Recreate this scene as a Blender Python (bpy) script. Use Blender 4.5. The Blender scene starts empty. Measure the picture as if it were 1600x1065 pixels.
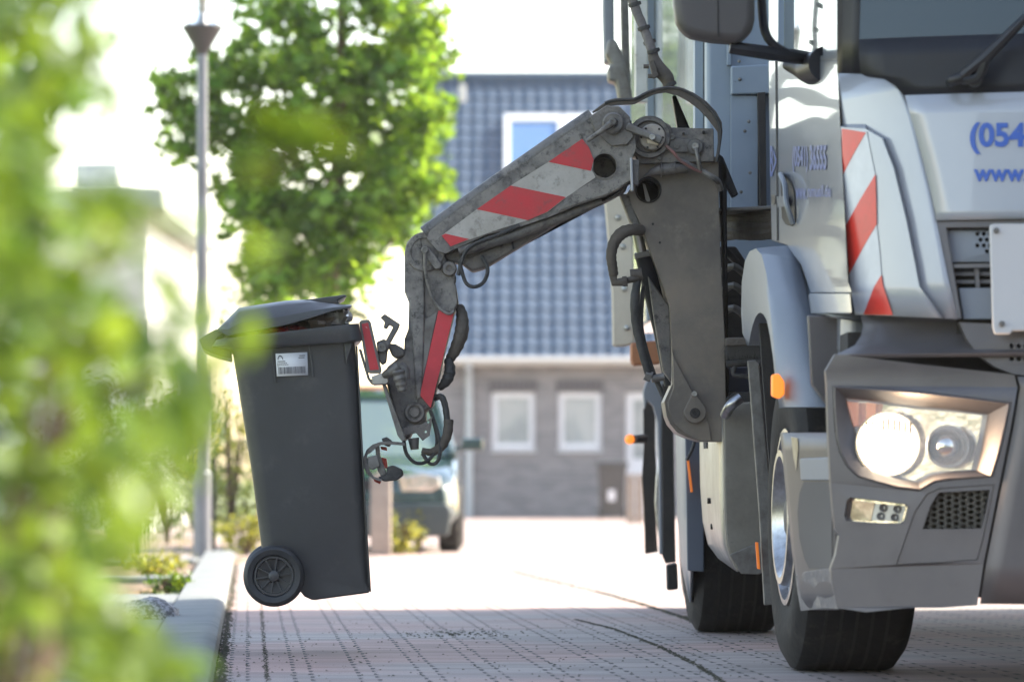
import bpy, bmesh, math, random
from mathutils import Vector, Matrix
from mathutils.geometry import tessellate_polygon
random.seed(7)
S = bpy.context.scene
COL = S.collection
# ------------------------------------------------------------------ camera
F = 6667.0; CX = 800.0; HZ = 751.0; H = 0.617
cd = bpy.data.cameras.new('camera'); cam = bpy.data.objects.new('camera', cd); COL.objects.link(cam)
cam.location = (0, 0, H); cam.rotation_euler = (math.radians(90), 0, 0)
cd.sensor_width = 36; cd.lens = F*36/1600; cd.shift_y = (HZ-532.5)/1600
cd.clip_start = .1; cd.clip_end = 3000
cd.dof.use_dof = True; cd.dof.focus_distance = 15.2; cd.dof.aperture_fstop = 3.6
S.camera = cam
# ------------------------------------------------------------------ light
W = bpy.data.worlds.new('World'); S.world = W; W.use_nodes = True
nt = W.node_tree; sky = nt.nodes.new('ShaderNodeTexSky'); sky.sky_type = 'NISHITA'; sky.sun_disc = False
SUN = Vector((1.0, .45, .86)).normalized()
sky.sun_elevation = math.asin(SUN.z); sky.sun_rotation = math.atan2(SUN.x, SUN.y)
sky.air_density = 1.0; sky.dust_density = 1.0; sky.ozone_density = 1.0
bg = nt.nodes['Background']; bg.inputs[1].default_value = .15
tint = nt.nodes.new('ShaderNodeMix'); tint.data_type = 'RGBA'; tint.blend_type = 'MULTIPLY'; tint.inputs[0].default_value = 1; tint.inputs[7].default_value = (1.17, 1.0, .86, 1)
nt.links.new(sky.outputs[0], tint.inputs[6]); nt.links.new(tint.outputs[2], bg.inputs[0])
sl = bpy.data.lights.new('sun', 'SUN'); sl.energy = 3.6; sl.angle = math.radians(.5); sl.color = (1, .92, .78)
so = bpy.data.objects.new('sun', sl); COL.objects.link(so)
so.rotation_euler = (-SUN).to_track_quat('-Z', 'Y').to_euler(); so.location = (20, 10, 20)
S.view_settings.view_transform = 'Standard'; S.view_settings.look = 'None'
S.view_settings.exposure = 1.95; S.view_settings.gamma = 1

# ------------------------------------------------------------------ materials
def mat(name, c1, c2=None, rough=.5, metal=0., scale=6., bump=0., bscale=80., coat=0., lo=.35, hi=.65, spec=None, dirt=None, dlo=.55, dhi=.75, dscale=14., emit=None, es=0., rvar=0.):
    m = bpy.data.materials.new(name); m.use_nodes = True; t = m.node_tree; N = t.nodes; L = t.links
    b = N['Principled BSDF']; b.inputs['Roughness'].default_value = rough; b.inputs['Metallic'].default_value = metal
    if coat: b.inputs['Coat Weight'].default_value = coat; b.inputs['Coat Roughness'].default_value = .04
    if spec is not None: b.inputs['Specular IOR Level'].default_value = spec
    b.inputs['Base Color'].default_value = (*c1, 1)
    tc = N.new('ShaderNodeTexCoord')
    out = None
    if c2:
        n = N.new('ShaderNodeTexNoise'); n.inputs['Scale'].default_value = scale; n.inputs['Detail'].default_value = 8; n.inputs['Roughness'].default_value = .65
        L.new(tc.outputs['Object'], n.inputs['Vector'])
        r = N.new('ShaderNodeMapRange'); r.inputs[1].default_value = lo; r.inputs[2].default_value = hi; L.new(n.outputs[0], r.inputs[0])
        x = N.new('ShaderNodeMix'); x.data_type = 'RGBA'; x.inputs[6].default_value = (*c1, 1); x.inputs[7].default_value = (*c2, 1)
        L.new(r.outputs[0], x.inputs[0]); out = x.outputs[2]
        if rvar:
            q = N.new('ShaderNodeMapRange'); q.inputs[3].default_value = rough-rvar; q.inputs[4].default_value = rough+rvar; L.new(r.outputs[0], q.inputs[0]); L.new(q.outputs[0], b.inputs['Roughness'])
    if dirt:
        n = N.new('ShaderNodeTexNoise'); n.inputs['Scale'].default_value = dscale; n.inputs['Detail'].default_value = 12; n.inputs['Roughness'].default_value = .75
        L.new(tc.outputs['Object'], n.inputs['Vector'])
        r = N.new('ShaderNodeMapRange'); r.inputs[1].default_value = dlo; r.inputs[2].default_value = dhi; L.new(n.outputs[0], r.inputs[0])
        x = N.new('ShaderNodeMix'); x.data_type = 'RGBA'; x.inputs[7].default_value = (*dirt, 1)
        if out: L.new(out, x.inputs[6])
        else: x.inputs[6].default_value = (*c1, 1)
        L.new(r.outputs[0], x.inputs[0]); out = x.outputs[2]
    if out: L.new(out, b.inputs['Base Color'])
    if bump:
        n = N.new('ShaderNodeTexNoise'); n.inputs['Scale'].default_value = bscale; n.inputs['Detail'].default_value = 6
        L.new(tc.outputs['Object'], n.inputs['Vector'])
        p = N.new('ShaderNodeBump'); p.inputs['Strength'].default_value = bump; p.inputs['Distance'].default_value = .01
        L.new(n.outputs[0], p.inputs['Height']); L.new(p.outputs[0], b.inputs['Normal'])
    if emit: b.inputs['Emission Color'].default_value = (*emit, 1); b.inputs['Emission Strength'].default_value = es
    return m
def leafmat(name, c1, c2, tr=.45, scale=3.):
    m = mat(name, c1, c2, rough=.45, scale=scale, lo=.4, hi=.6); t = m.node_tree; N = t.nodes; L = t.links
    b = N['Principled BSDF']; o = N['Material Output']
    tn = N.new('ShaderNodeBsdfTranslucent'); x = N.new('ShaderNodeMixShader'); x.inputs[0].default_value = tr
    src = b.inputs['Base Color'].links[0].from_socket
    ge = N.new('ShaderNodeNewGeometry'); iv = N.new('ShaderNodeMapRange'); iv.inputs[3].default_value = .45; iv.inputs[4].default_value = 1.6; L.new(ge.outputs['Random Per Island'], iv.inputs[0])
    hv = N.new('ShaderNodeHueSaturation'); L.new(src, hv.inputs['Color']); L.new(iv.outputs[0], hv.inputs['Value']); L.new(hv.outputs[0], b.inputs['Base Color']); src = hv.outputs[0]
    h = N.new('ShaderNodeMix'); h.data_type = 'RGBA'; h.blend_type = 'MULTIPLY'; h.inputs[0].default_value = 1; h.inputs[7].default_value = (1.5, 1.25, .5, 1)
    L.new(src, h.inputs[6]); L.new(h.outputs[2], tn.inputs[0])
    L.new(b.outputs[0], x.inputs[1]); L.new(tn.outputs[0], x.inputs[2]); L.new(x.outputs[0], o.inputs[0])
    return m
# ------------------------------------------------------------------ geometry helpers
def P(x, y, d):
    return Vector(((x-CX)/F*d, d, H-(y-HZ)/F*d))
ORG = {}
class M:
    def __init__(s): s.v = []; s.f = []
    def add(s, vs, fs):
        o = len(s.v); s.v += [Vector(v) for v in vs]; s.f += [tuple(o+i for i in f) for f in fs]; return s
    def box(s, c, size, rot=None):
        x, y, z = [k/2 for k in size]; c = Vector(c)
        vs = [Vector((a*x, b*y, g*z)) for a in (-1, 1) for b in (-1, 1) for g in (-1, 1)]
        if rot: vs = [rot @ v for v in vs]
        return s.add([c+v for v in vs], [(0, 1, 3, 2), (4, 6, 7, 5), (0, 4, 5, 1), (2, 3, 7, 6), (0, 2, 6, 4), (1, 5, 7, 3)])
    def prism(s, poly, d, th, holes=(), fn=None):
        """outline in photograph units at distance d, true thickness th going back"""
        loops = [list(poly)]+[list(h) for h in holes]
        g = fn or (lambda x, y: P(x, y, d))
        w3 = [[Vector((p[0], p[1], 0)) for p in l] for l in loops]
        tri = tessellate_polygon(w3); flat = [p for l in loops for p in l]; n = len(flat)
        fr = [g(*p) for p in flat]; bk = [p+Vector((0, th, 0)) for p in fr]
        if not holes: fs = [tuple(range(n)), tuple(range(2*n-1, n-1, -1))]
        else: fs = [tuple(t) for t in tri]+[tuple(i+n for i in reversed(t)) for t in tri]
        k = 0
        for l in loops:
            m = len(l)
            for i in range(m):
                a = k+i; b = k+(i+1) % m; fs.append((a, b, b+n, a+n))
            k += m
        return s.add(fr+bk, fs)
    def grid(s, rows, closed=False):
        n = len(rows[0]); fs = []
        for i in range(len(rows)-1):
            for j in range(n if closed else n-1):
                a = i*n+j; b = i*n+(j+1) % n; fs.append((a, b, b+n, a+n))
        return s.add([p for r in rows for p in r], fs)
    def cap(s, pts): return s.add(pts, [tuple(range(len(pts)))])
    def tube(s, pts, r, seg=10, smooth=4, caps=True, corr=0):
        pts = [Vector(p) for p in pts]; n0 = len(pts)
        rr = r if isinstance(r, (list, tuple)) else [r]*n0
        P2 = []; R2 = []
        if smooth and n0 > 2:
            for i in range(n0-1):
                p0, p1, p2, p3 = pts[max(i-1, 0)], pts[i], pts[i+1], pts[min(i+2, n0-1)]
                for k in range(smooth):
                    t = k/smooth
                    P2.append(.5*((2*p1)+(p2-p0)*t+(2*p0-5*p1+4*p2-p3)*t*t+(3*p1-p0-3*p2+p3)*t**3)); R2.append(rr[i]*(1-t)+rr[i+1]*t)
            P2.append(pts[-1]); R2.append(rr[-1])
        else: P2, R2 = pts, list(rr)
        up = None; rows = []
        for i, p in enumerate(P2):
            t = (P2[min(i+1, len(P2)-1)]-P2[max(i-1, 0)])
            if t.length < 1e-9: t = Vector((0, 0, 1))
            t.normalize()
            if up is None: up = t.orthogonal().normalized()
            up = (up-t*up.dot(t)); up = up.normalized() if up.length > 1e-6 else t.orthogonal().normalized()
            sd = t.cross(up); q = R2[i]*(1+(corr*(1 if i % 2 else -1)))
            rows.append([p+(up*math.cos(a)+sd*math.sin(a))*q for a in [2*math.pi*k/seg for k in range(seg)]])
        s.grid(rows, True)
        if caps: s.cap(list(reversed(rows[0]))); s.cap(rows[-1])
        return s
    def lathe(s, c, axis, prof, seg=48):
        """prof: (along axis, radius)"""
        c = Vector(c); ax = Vector(axis).normalized(); u = ax.orthogonal().normalized(); w = ax.cross(u)
        rows = [[c+ax*a+(u*math.cos(t)+w*math.sin(t))*r for t in [2*math.pi*k/seg for k in range(seg)]] for a, r in prof]
        return s.grid(rows, True)
    def cyl(s, c, axis, r, l, seg=24):
        c = Vector(c); s.lathe(c, axis, [(0, .0001), (0, r), (l, r), (l, .0001)], seg); return s
    def mirror(s, Xc):
        n = len(s.v); s.v += [Vector((2*Xc-v.x, v.y, v.z)) for v in s.v]; s.f += [tuple(i+n for i in reversed(f)) for f in s.f[:]]; return s
    def build(s, name, m, parent=None, bevel=0, solid=0, ang=35, subs=0, label=None, origin=None, off=0, mir=None):
        me = bpy.data.meshes.new(name)
        if parent: o0 = ORG[parent.name]
        else: o0 = Vector(origin) if origin else Vector((0, 0, 0))
        me.from_pydata([v-o0 for v in s.v], [], s.f); me.validate()
        b = bmesh.new(); b.from_mesh(me); bmesh.ops.remove_doubles(b, verts=b.verts, dist=1e-5); bmesh.ops.recalc_face_normals(b, faces=b.faces); 
        if solid:      # a sheet: its outside faces the street side it is seen from, its thickness goes inwards
            a = Vector((0, 0, 0))
            for f in b.faces: a += f.normal*f.calc_area()
            c = sum((v.co for v in b.verts), Vector((0, 0, 0)))/len(b.verts)+o0-Vector((0, 0, H))
            if a.dot(c) > 0: bmesh.ops.reverse_faces(b, faces=b.faces)
        b.to_mesh(me); b.free()
        me.materials.append(m) if not isinstance(m, list) else [me.materials.append(q) for q in m]
        for p in me.polygons: p.use_smooth = True
        o = bpy.data.objects.new(name, me); COL.objects.link(o)
        if solid: q = o.modifiers.new('s', 'SOLIDIFY'); q.thickness = solid; q.offset = -1
        if bevel:
            q = o.modifiers.new('b', 'BEVEL'); q.width = bevel; q.segments = 3; q.limit_method = 'ANGLE'; q.angle_limit = math.radians(32)
            q = o.modifiers.new('w', 'WEIGHTED_NORMAL'); q.keep_sharp = False
        elif subs:
            q = o.modifiers.new('u', 'SUBSURF'); q.levels = subs; q.render_levels = subs
        else: me.set_sharp_from_angle(angle=math.radians(ang))
        if parent: o.parent = parent; ORG[o.name] = o0
        else: o.location = o0; ORG[o.name] = o0
        if label: o['label'] = label
        if mir is not None:
            s.mirror(mir); h = len(s.v)//2; k = len(s.f)//2; q = M(); q.v = s.v[h:]; q.f = [tuple(i-h for i in f) for f in s.f[k:]]
            q.build(name, m, parent, bevel, solid, ang, subs)
        return o
def empty(name, loc, label, cat, group=None):
    o = bpy.data.objects.new(name, None); o.empty_display_size = .2; COL.objects.link(o); o.location = loc
    ORG[o.name] = Vector(loc); o['label'] = label; o['category'] = cat
    if group: o['group'] = group
    return o
def tag(o, label, cat, group=None):
    o['label'] = label; o['category'] = cat
    if group: o['group'] = group
    return o
def struct(o): o['kind'] = 'structure'; return o
def circ(x, y, r, n=20, ry=None): return [(x+r*math.cos(2*math.pi*k/n), y+(ry or r)*math.sin(2*math.pi*k/n)) for k in range(n)]
def lerp(a, b, t): return a+(b-a)*t
def txt(s, bold=0., space=1.):
    """outline text as flat faces, in units of its own height; returns verts, faces, width"""
    c = bpy.data.curves.new('t', 'FONT'); c.body = s; c.offset = bold; c.space_character = space; c.resolution_u = 6
    o = bpy.data.objects.new('t', c); COL.objects.link(o); dg = bpy.context.evaluated_depsgraph_get()
    me = bpy.data.meshes.new_from_object(o.evaluated_get(dg)); vs = [v.co.copy() for v in me.vertices]; fs = [tuple(p.vertices) for p in me.polygons]
    bpy.data.objects.remove(o); bpy.data.meshes.remove(me)
    x0 = min(v.x for v in vs); x1 = max(v.x for v in vs); y0 = min(v.y for v in vs); y1 = max(v.y for v in vs)
    return [((v.x-x0)/(x1-x0), (v.y-y0)/(y1-y0)) for v in vs], fs

# materials
m_silver = mat('silver_paint', (.28, .30, .345), (.25, .265, .305), rough=.34, metal=.3, coat=.7, scale=2., bump=.02, bscale=9, dirt=(.30, .28, .26), dlo=.6, dhi=.8, dscale=9)
m_white = mat('white_panel_paint', (.38, .39, .415), (.33, .34, .37), rough=.3, metal=.1, coat=.8, scale=1.5, bump=.02, bscale=7)
m_grey = mat('grey_plastic', (.145, .132, .13), (.12, .11, .11), rough=.42, metal=.35, scale=4, bump=.05, bscale=300, dirt=(.10, .09, .085), dlo=.58, dhi=.8)
m_greyblue = mat('fender_plastic', (.23, .25, .285), (.20, .22, .25), rough=.42, scale=3, bump=.04, bscale=200, dirt=(.2, .18, .16), dlo=.6, dhi=.8)
m_black = mat('black_plastic', (.016, .017, .022), (.012, .012, .016), rough=.42, spec=.3, scale=5, bump=.04, bscale=200)
m_dark = mat('dark_underbody', (.02, .019, .018), (.035, .03, .027), rough=.8, scale=12, bump=.3, bscale=60)
m_panelblue = mat('blue_grey_panel', (.27, .32, .38), (.23, .28, .34), rough=.5, scale=3, dirt=(.13, .14, .15), dlo=.62, dhi=.72, dscale=30, bump=.05, bscale=40)
m_arm = mat('arm_grey_paint', (.14, .13, .118), (.24, .208, .178), rough=.55, metal=.2, scale=9, lo=.4, hi=.7, bump=.35, bscale=70, dirt=(.045, .04, .038), dlo=.5, dhi=.66, dscale=22, rvar=.1)
m_armlight = mat('worn_arm_paint', (.26, .235, .205), (.12, .108, .10), rough=.6, metal=.15, scale=11, lo=.42, hi=.62, bump=.35, bscale=60, dirt=(.05, .045, .04), dlo=.52, dhi=.66, dscale=35)
m_col = mat('column_paint', (.22, .188, .155), (.13, .115, .10), rough=.4, metal=.45, scale=2.6, lo=.35, hi=.65, bump=.12, bscale=25, dirt=(.24, .205, .165), dlo=.52, dhi=.72, dscale=9, rvar=.1)
m_stkred = mat('reflective_red', (.60, .035, .045), (.50, .05, .05), rough=.38, scale=12, dirt=(.20, .09, .08), dlo=.54, dhi=.72, dscale=20, bump=.1, bscale=90)
m_stkwhite = mat('reflective_white', (.50, .46, .41), (.40, .36, .31), rough=.45, scale=10, dirt=(.14, .12, .10), dlo=.52, dhi=.70, dscale=18, bump=.12, bscale=80)
m_red2 = mat('cab_reflective_red', (.72, .045, .03), (.62, .05, .03), rough=.3, scale=30)
m_white2 = mat('cab_reflective_white', (.66, .66, .66), (.58, .58, .58), rough=.32, scale=20)
m_blue = mat('blue_lettering', (.03, .10, .42), rough=.35)
m_bluefade = mat('faded_lettering', (.10, .14, .36), (.2, .22, .38), rough=.35, scale=20)
m_chrome = mat('polished_steel', (.50, .50, .51), (.30, .29, .28), rough=.3, metal=1., scale=20, bump=.06, bscale=30)
m_alu = mat('brushed_aluminium', (.52, .51, .48), (.38, .36, .33), rough=.38, metal=.8, scale=6, bump=.1, bscale=20, dirt=(.12, .10, .08), dlo=.58, dhi=.72, dscale=20)
m_hub = mat('painted_hub', (.07, .066, .06), (.12, .11, .1), rough=.6, scale=20)
m_steel = mat('dirty_steel', (.24, .23, .21), (.14, .125, .11), rough=.5, metal=.5, scale=15, bump=.2, bscale=60)
m_hose = mat('rubber_hose', (.03, .029, .028), (.06, .055, .05), rough=.6, scale=25, bump=.4, bscale=90)
m_hosebrown = mat('dusty_hose', (.08, .065, .052), (.12, .10, .08), rough=.7, scale=25, bump=.5, bscale=70)
m_rub = mat('tyre_rubber', (.012, .012, .012), (.024, .022, .020), rough=.75, spec=.25, scale=6, bump=.35, bscale=40, dirt=(.075, .065, .055), dlo=.56, dhi=.74, dscale=12)
m_bin = mat('bin_plastic', (.050, .050, .051), (.063, .062, .062), rough=.36, scale=3, bump=.05, bscale=120, dirt=(.095, .09, .084), dlo=.54, dhi=.78, dscale=7, rvar=.08)
m_label = mat('paper_label', (.75, .75, .76), rough=.5)
m_ink = mat('ink', (.25, .25, .27), rough=.6)
m_inkd = mat('dark_ink', (.10, .10, .11), rough=.6)
m_lamp = mat('lit_lamp', (1, .9, .75), rough=.2, emit=(1, .84, .62), es=2.2)
m_refl = mat('reflector_chrome', (.85, .80, .74), (.6, .56, .5), rough=.12, metal=.9, scale=8, bump=.3, bscale=14)
m_orange = mat('orange_lens', (.80, .20, .04), rough=.2, coat=.5, emit=(1, .25, .03), es=.08)
m_orangelit = mat('lit_indicator', (.85, .20, .03), rough=.2, emit=(1, .26, .03), es=.3)
m_glass = mat('dark_windscreen', (.006, .022, .035), rough=.03, spec=.5)
m_wood = mat('weathered_timber', (.36, .29, .23), (.27, .22, .18), rough=.8, scale=8, bump=.3, bscale=40)
m_orangewood = mat('orange_timber', (.42, .17, .07), (.34, .15, .08), rough=.75, scale=9)
m_cream = mat('cream_plate_paint', (.62, .54, .43), (.5, .43, .34), rough=.5, scale=5, dirt=(.2, .15, .1), dlo=.6, dhi=.7, dscale=22)
m_pole = mat('lamp_pole_metal', (.20, .21, .23), (.16, .17, .19), rough=.45, metal=.4, scale=4)
m_bark = mat('bark', (.16, .10, .065), (.10, .065, .045), rough=.9, scale=10, bump=.6, bscale=30)

# ================================================================== GROUND
SK = -.062
def R(a, t, z=0.): return Vector((a+SK*t, t, z))
def road_mat():
    m = mat('paving', (.3, .3, .3), rough=.75); t = m.node_tree; N = t.nodes; L = t.links; b = N['Principled BSDF']
    tc = N.new('ShaderNodeTexCoord'); sp = N.new('ShaderNodeSeparateXYZ'); L.new(tc.outputs['Object'], sp.inputs[0])
    def mth(op, a, b_=None, c=None):
        n = N.new('ShaderNodeMath'); n.operation = op
        for i, q in enumerate((a, b_, c)):
            if q is None: continue
            if isinstance(q, (int, float)): n.inputs[i].default_value = q
            else: L.new(q, n.inputs[i])
        return n.outputs[0]
    y = sp.outputs[1]; x = mth('MULTIPLY_ADD', y, -SK, sp.outputs[0])
    nz = N.new('ShaderNodeTexNoise'); nz.inputs['Scale'].default_value = 5; L.new(tc.outputs['Object'], nz.inputs[0])
    x = mth('MULTIPLY_ADD', nz.outputs[0], .012, x)
    ry = mth('DIVIDE', y, .10); row = mth('FLOOR', ry); fy = mth('FRACT', ry)
    off = mth('MULTIPLY', mth('MODULO', row, 2.), .055)
    rx = mth('DIVIDE', mth('ADD', x, off), .205); cx = mth('FLOOR', rx); fx = mth('FRACT', rx)
    jn = N.new('ShaderNodeTexNoise'); jn.inputs['Scale'].default_value = 14; L.new(tc.outputs['Object'], jn.inputs[0]); jx = mth('LESS_THAN', fx, mth('MULTIPLY_ADD', jn.outputs[0], .16, -.02)); jy = mth('LESS_THAN', fy, .07)
    pick = N.new('ShaderNodeTexWhiteNoise'); pick.noise_dimensions = '2D'; cv = N.new('ShaderNodeCombineXYZ'); L.new(cx, cv.inputs[0]); L.new(row, cv.inputs[1]); L.new(cv.outputs[0], pick.inputs[0])
    big = N.new('ShaderNodeTexNoise'); big.inputs['Scale'].default_value = .55; big.inputs['Detail'].default_value = 3; L.new(tc.outputs['Object'], big.inputs[0])
    ramp = N.new('ShaderNodeMapRange'); ramp.inputs[1].default_value = .42; ramp.inputs[2].default_value = .58; L.new(big.outputs[0], ramp.inputs[0])
    mx = N.new('ShaderNodeMix'); mx.data_type = 'RGBA'; mx.inputs[6].default_value = (.44, .305, .265, 1); mx.inputs[7].default_value = (.38, .325, .295, 1); L.new(ramp.outputs[0], mx.inputs[0])
    hs = N.new('ShaderNodeHueSaturation'); L.new(mx.outputs[2], hs.inputs['Color']); L.new(mth('MULTIPLY_ADD', pick.outputs[0], .34, .82), hs.inputs['Value'])
    fine = N.new('ShaderNodeTexNoise'); fine.inputs['Scale'].default_value = 70; fine.inputs['Detail'].default_value = 6; L.new(tc.outputs['Object'], fine.inputs[0])
    j1 = N.new('ShaderNodeMix'); j1.data_type = 'RGBA'; j1.inputs[7].default_value = (.10, .09, .085, 1)
    L.new(mth('MULTIPLY', jy, .75), j1.inputs[0]); L.new(hs.outputs[0], j1.inputs[6])
    j2 = N.new('ShaderNodeMix'); j2.data_type = 'RGBA'; j2.inputs[7].default_value = (.035, .032, .028, 1)
    L.new(jx, j2.inputs[0]); L.new(j1.outputs[2], j2.inputs[6]); L.new(j2.outputs[2], b.inputs['Base Color'])
    h = mth('SUBTRACT', mth('MULTIPLY', fine.outputs[0], .25), mth('MAXIMUM', jx, mth('MULTIPLY', jy, .5)))
    bp = N.new('ShaderNodeBump'); bp.inputs['Strength'].default_value = .5; bp.inputs['Distance'].default_value = .006; L.new(h, bp.inputs['Height']); L.new(bp.outputs[0], b.inputs['Normal'])
    return m
m_road = road_mat()
m_soil = mat('soil', (.16, .11, .07), (.24, .17, .11), rough=.95, scale=12, bump=.8, bscale=30)
m_lawn = mat('lawn', (.13, .17, .05), (.20, .22, .09), rough=.9, scale=3, bump=.6, bscale=40)
m_slab = mat('slab', (.22, .23, .225), (.17, .19, .19), rough=.8, scale=3, bump=.3, bscale=120, dirt=(.13, .13, .12), dlo=.58, dhi=.7, dscale=30)
m_moss = mat('moss_dirt', (.05, .055, .03), (.10, .085, .06), rough=.95, scale=30, bump=1., bscale=90)
struct(M().grid([[(-900, -60, -.03), (900, -60, -.03)], [(-900, 1800, -.03), (900, 1800, -.03)]]).build('ground', m_lawn))
struct(M().grid([[R(-.10, 0), R(14, 0)], [R(-.10, 34), R(14, 34)], [R(-2.2, 34.01), R(14, 34.01)], [R(-2.2, 71.8), R(20, 71.8)]]).build('road', m_road))
# kerb: separate stones with a rounded road-side edge
k = M(); t = 3.
while t < 34:
    l = .98; a0, a1 = -.335, -.105
    prof = [(a0, -.02), (a0, .055), (a1-.06, .06), (a1-.03, .056), (a1-.008, .042), (a1, .02), (a1, -.02)]
    k.grid([[R(a, t+.006, z) for a, z in prof], [R(a, t+l-.006, z) for a, z in prof]]); k.cap([R(a, t+.006, z) for a, z in prof]); k.cap([R(a, t+l-.006, z) for a, z in prof]); t += l
struct(k.build('kerb', m_slab, ang=30))
# pavement of slabs left of the kerb (near), then beds with cross strips
k = M(); t = 3.
while t < 21.4:
    for a in (-.345, -.655, -.965, -1.275): k.box(R(a-.15, t+.15, .015), (.297, .295, .06))
    t += .3
for t0, w in ((25.1, .55), (30.8, .9)):
    for i in range(10): k.box(R(-.35-.25-i*.5, t0+w/2, .02), (.49, w, .06))
struct(k.build('pavement', m_slab, bevel=.004))
struct(M().box(R(-3.3, 27.5, -.0), (5.9, 12.2, .03)).build('soil_bed', m_soil))
# dirt and moss in the gutter and along the joints, as low irregular crumbs
g = M(); rnd = random.Random(3)
def crumb(c, r):
    vs = [Vector(c)+Vector((math.cos(q)*r*rnd.uniform(.6, 1.2), math.sin(q)*r*rnd.uniform(.6, 1.4), 0)) for q in [i*1.2566 for i in range(5)]]
    g.add(vs+[Vector(c)+Vector((0, 0, r*.6))], [(i, (i+1) % 5, 5) for i in range(5)])
for i in range(2000):
    t = 11.5+22*rnd.random()**1.7; crumb(R(-.085+rnd.gauss(0, .010), t, .002), rnd.uniform(.003, .010))
def seam(pts, n, w, r0=.004, r1=.010):
    for i in range(n):
        q = rnd.random()*(len(pts)-1); j = int(q); f = q-j; a = Vector(pts[j]).lerp(Vector(pts[j+1]), f); crumb((a.x+rnd.gauss(0, w), a.y+rnd.gauss(0, .03), .002), rnd.uniform(r0, r1))
def G(x, y): d = H*F/(y-HZ); return P(x, y, d)
seam([G(404, 900), G(409, 955), G(413, 1010), G(418, 1066)], 900, .0035, .002, .005)
seam([G(803, 893), G(930, 924), G(1000, 943), G(1062, 963), G(1120, 985)], 1500, .008)
seam([G(900, 968), G(960, 983), G(1030, 1010), G(1090, 1040), G(1130, 1066)], 900, .006, .003, .007)
seam([G(297, 957), G(275, 1000), G(250, 1050)], 900, .01)
for i in range(500): q = G(rnd.uniform(345, 1240), 1066-100*rnd.random()**.8); crumb((q.x, q.y, .002), rnd.uniform(.002, .007))
for i in range(140): q = G(rnd.gauss(715, 45), rnd.gauss(991, 3)); crumb((q.x, q.y, .002), rnd.uniform(.003, .009))
o = g.build('joint_dirt', m_moss); o['kind'] = 'stuff'

# ================================================================== FOLIAGE
def leaf_shape(kind):
    if kind == 'maple': return [(0, -.5), (.12, -.28), (.42, -.34), (.34, -.10), (.5, .12), (.26, .12), (.2, .22), (.0, .5), (-.2, .22), (-.26, .12), (-.5, .12), (-.34, -.10), (-.42, -.34), (-.12, -.28)]
    return [(0, -.5), (.2, -.25), (.26, .05), (.14, .32), (0, .5), (-.14, .32), (-.26, .05), (-.2, -.25)]
def leaves(pts, size, kind='oval', rn=None, droop=.3):
    m = M(); sh = leaf_shape(kind); n = len(sh)
    for p in pts:
        s = size*rn.uniform(.65, 1.25); e = Matrix.Rotation(rn.uniform(0, 6.283), 3, 'Z') @ Matrix.Rotation(rn.gauss(droop, .65), 3, 'X') @ Matrix.Rotation(rn.gauss(0, .5), 3, 'Y')
        f = rn.uniform(.1, .35)
        m.add([Vector(p)+e @ Vector((a*s, b*s, abs(a)*s*f)) for a, b in sh], [tuple(range(n))])
    return m
def blob(c, r, n, rn):
    out = []
    for i in range(n):
        v = Vector((rn.gauss(0, 1), rn.gauss(0, 1), rn.gauss(0, 1))).normalized()*rn.random()**.45
        out.append(Vector(c)+Vector((v.x*r[0], v.y*r[1], v.z*r[2])))
    return out
rn = random.Random(11)
m_maple = leafmat('maple_leaf', (.095, .21, .04), (.18, .31, .055), tr=.64, scale=2.5)
m_hedge = leafmat('hedge_leaf', (.05, .115, .014), (.17, .27, .035), tr=.45, scale=6)
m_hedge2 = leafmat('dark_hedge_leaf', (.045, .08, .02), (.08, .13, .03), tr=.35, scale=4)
m_yel = leafmat('yellow_shrub_leaf', (.20, .24, .05), (.30, .32, .08), tr=.5, scale=4)
m_mid = leafmat('shrub_leaf', (.07, .13, .04), (.11, .17, .05), tr=.4, scale=2)
# street maple, about 40 m away
TD = 40.
tree = empty('maple_tree', P(517, 851, TD), 'leafy green street maple behind the dark bin, its right side in sun', 'tree')
tr = M(); base = Vector((P(517, 0, TD).x, TD, 0)); top = P(530, -150, TD)
tr.tube([base, P(518, 600, TD), P(516, 440, TD), P(528, 250, TD), P(535, 40, TD), top], [.13, .10, .085, .07, .05, .02], seg=12)
limb = [((517, 430), (450, 330), (360, 230), (260, 190)), ((518, 380), (600, 300), (660, 230)), ((525, 300), (470, 200), (420, 90)), ((530, 200), (600, 120), (650, 30)), ((517, 420), (440, 420), (390, 440)), ((520, 410), (580, 400), (620, 370))]
for l in limb:
    dz = rn.uniform(-.7, .7); tr.tube([P(x, y, TD+dz*i/len(l)) for i, (x, y) in enumerate(l)], [.045, .03, .02, .01][:len(l)], seg=7)
tr.build('trunk', m_bark, tree)
cl = []
def region(x0, y0, x1, y1, n, r, k, dd=.9):
    for i in range(n): cl.append((P(rn.uniform(x0, x1), rn.uniform(y0, y1), TD+rn.uniform(-dd, dd)), rn.uniform(.7, 1.2)*r, k))
region(390, -160, 680, 120, 80, .24, 30); region(370, 90, 660, 300, 74, .24, 30); region(375, 290, 640, 400, 46, .22, 30)
region(380, 395, 590, 465, 26, .17, 24); region(262, 115, 400, 240, 26, .17, 20, .5); region(238, 118, 290, 200, 8, .12, 12, .3); region(300, 90, 370, 130, 5, .12, 12, .3)
region(320, 220, 420, 300, 12, .15, 16, .4); region(640, 130, 695, 330, 24, .14, 20); region(345, 60, 400, 80, 2, .12, 12)
pts = []
for c, r, k in cl: pts += blob(c, (r*1.25, r*1.2, r*1.0), int(k*1.2), rn)
leaves(pts, .135, 'maple', rn, .5).build('crown', m_maple, tree)
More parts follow.
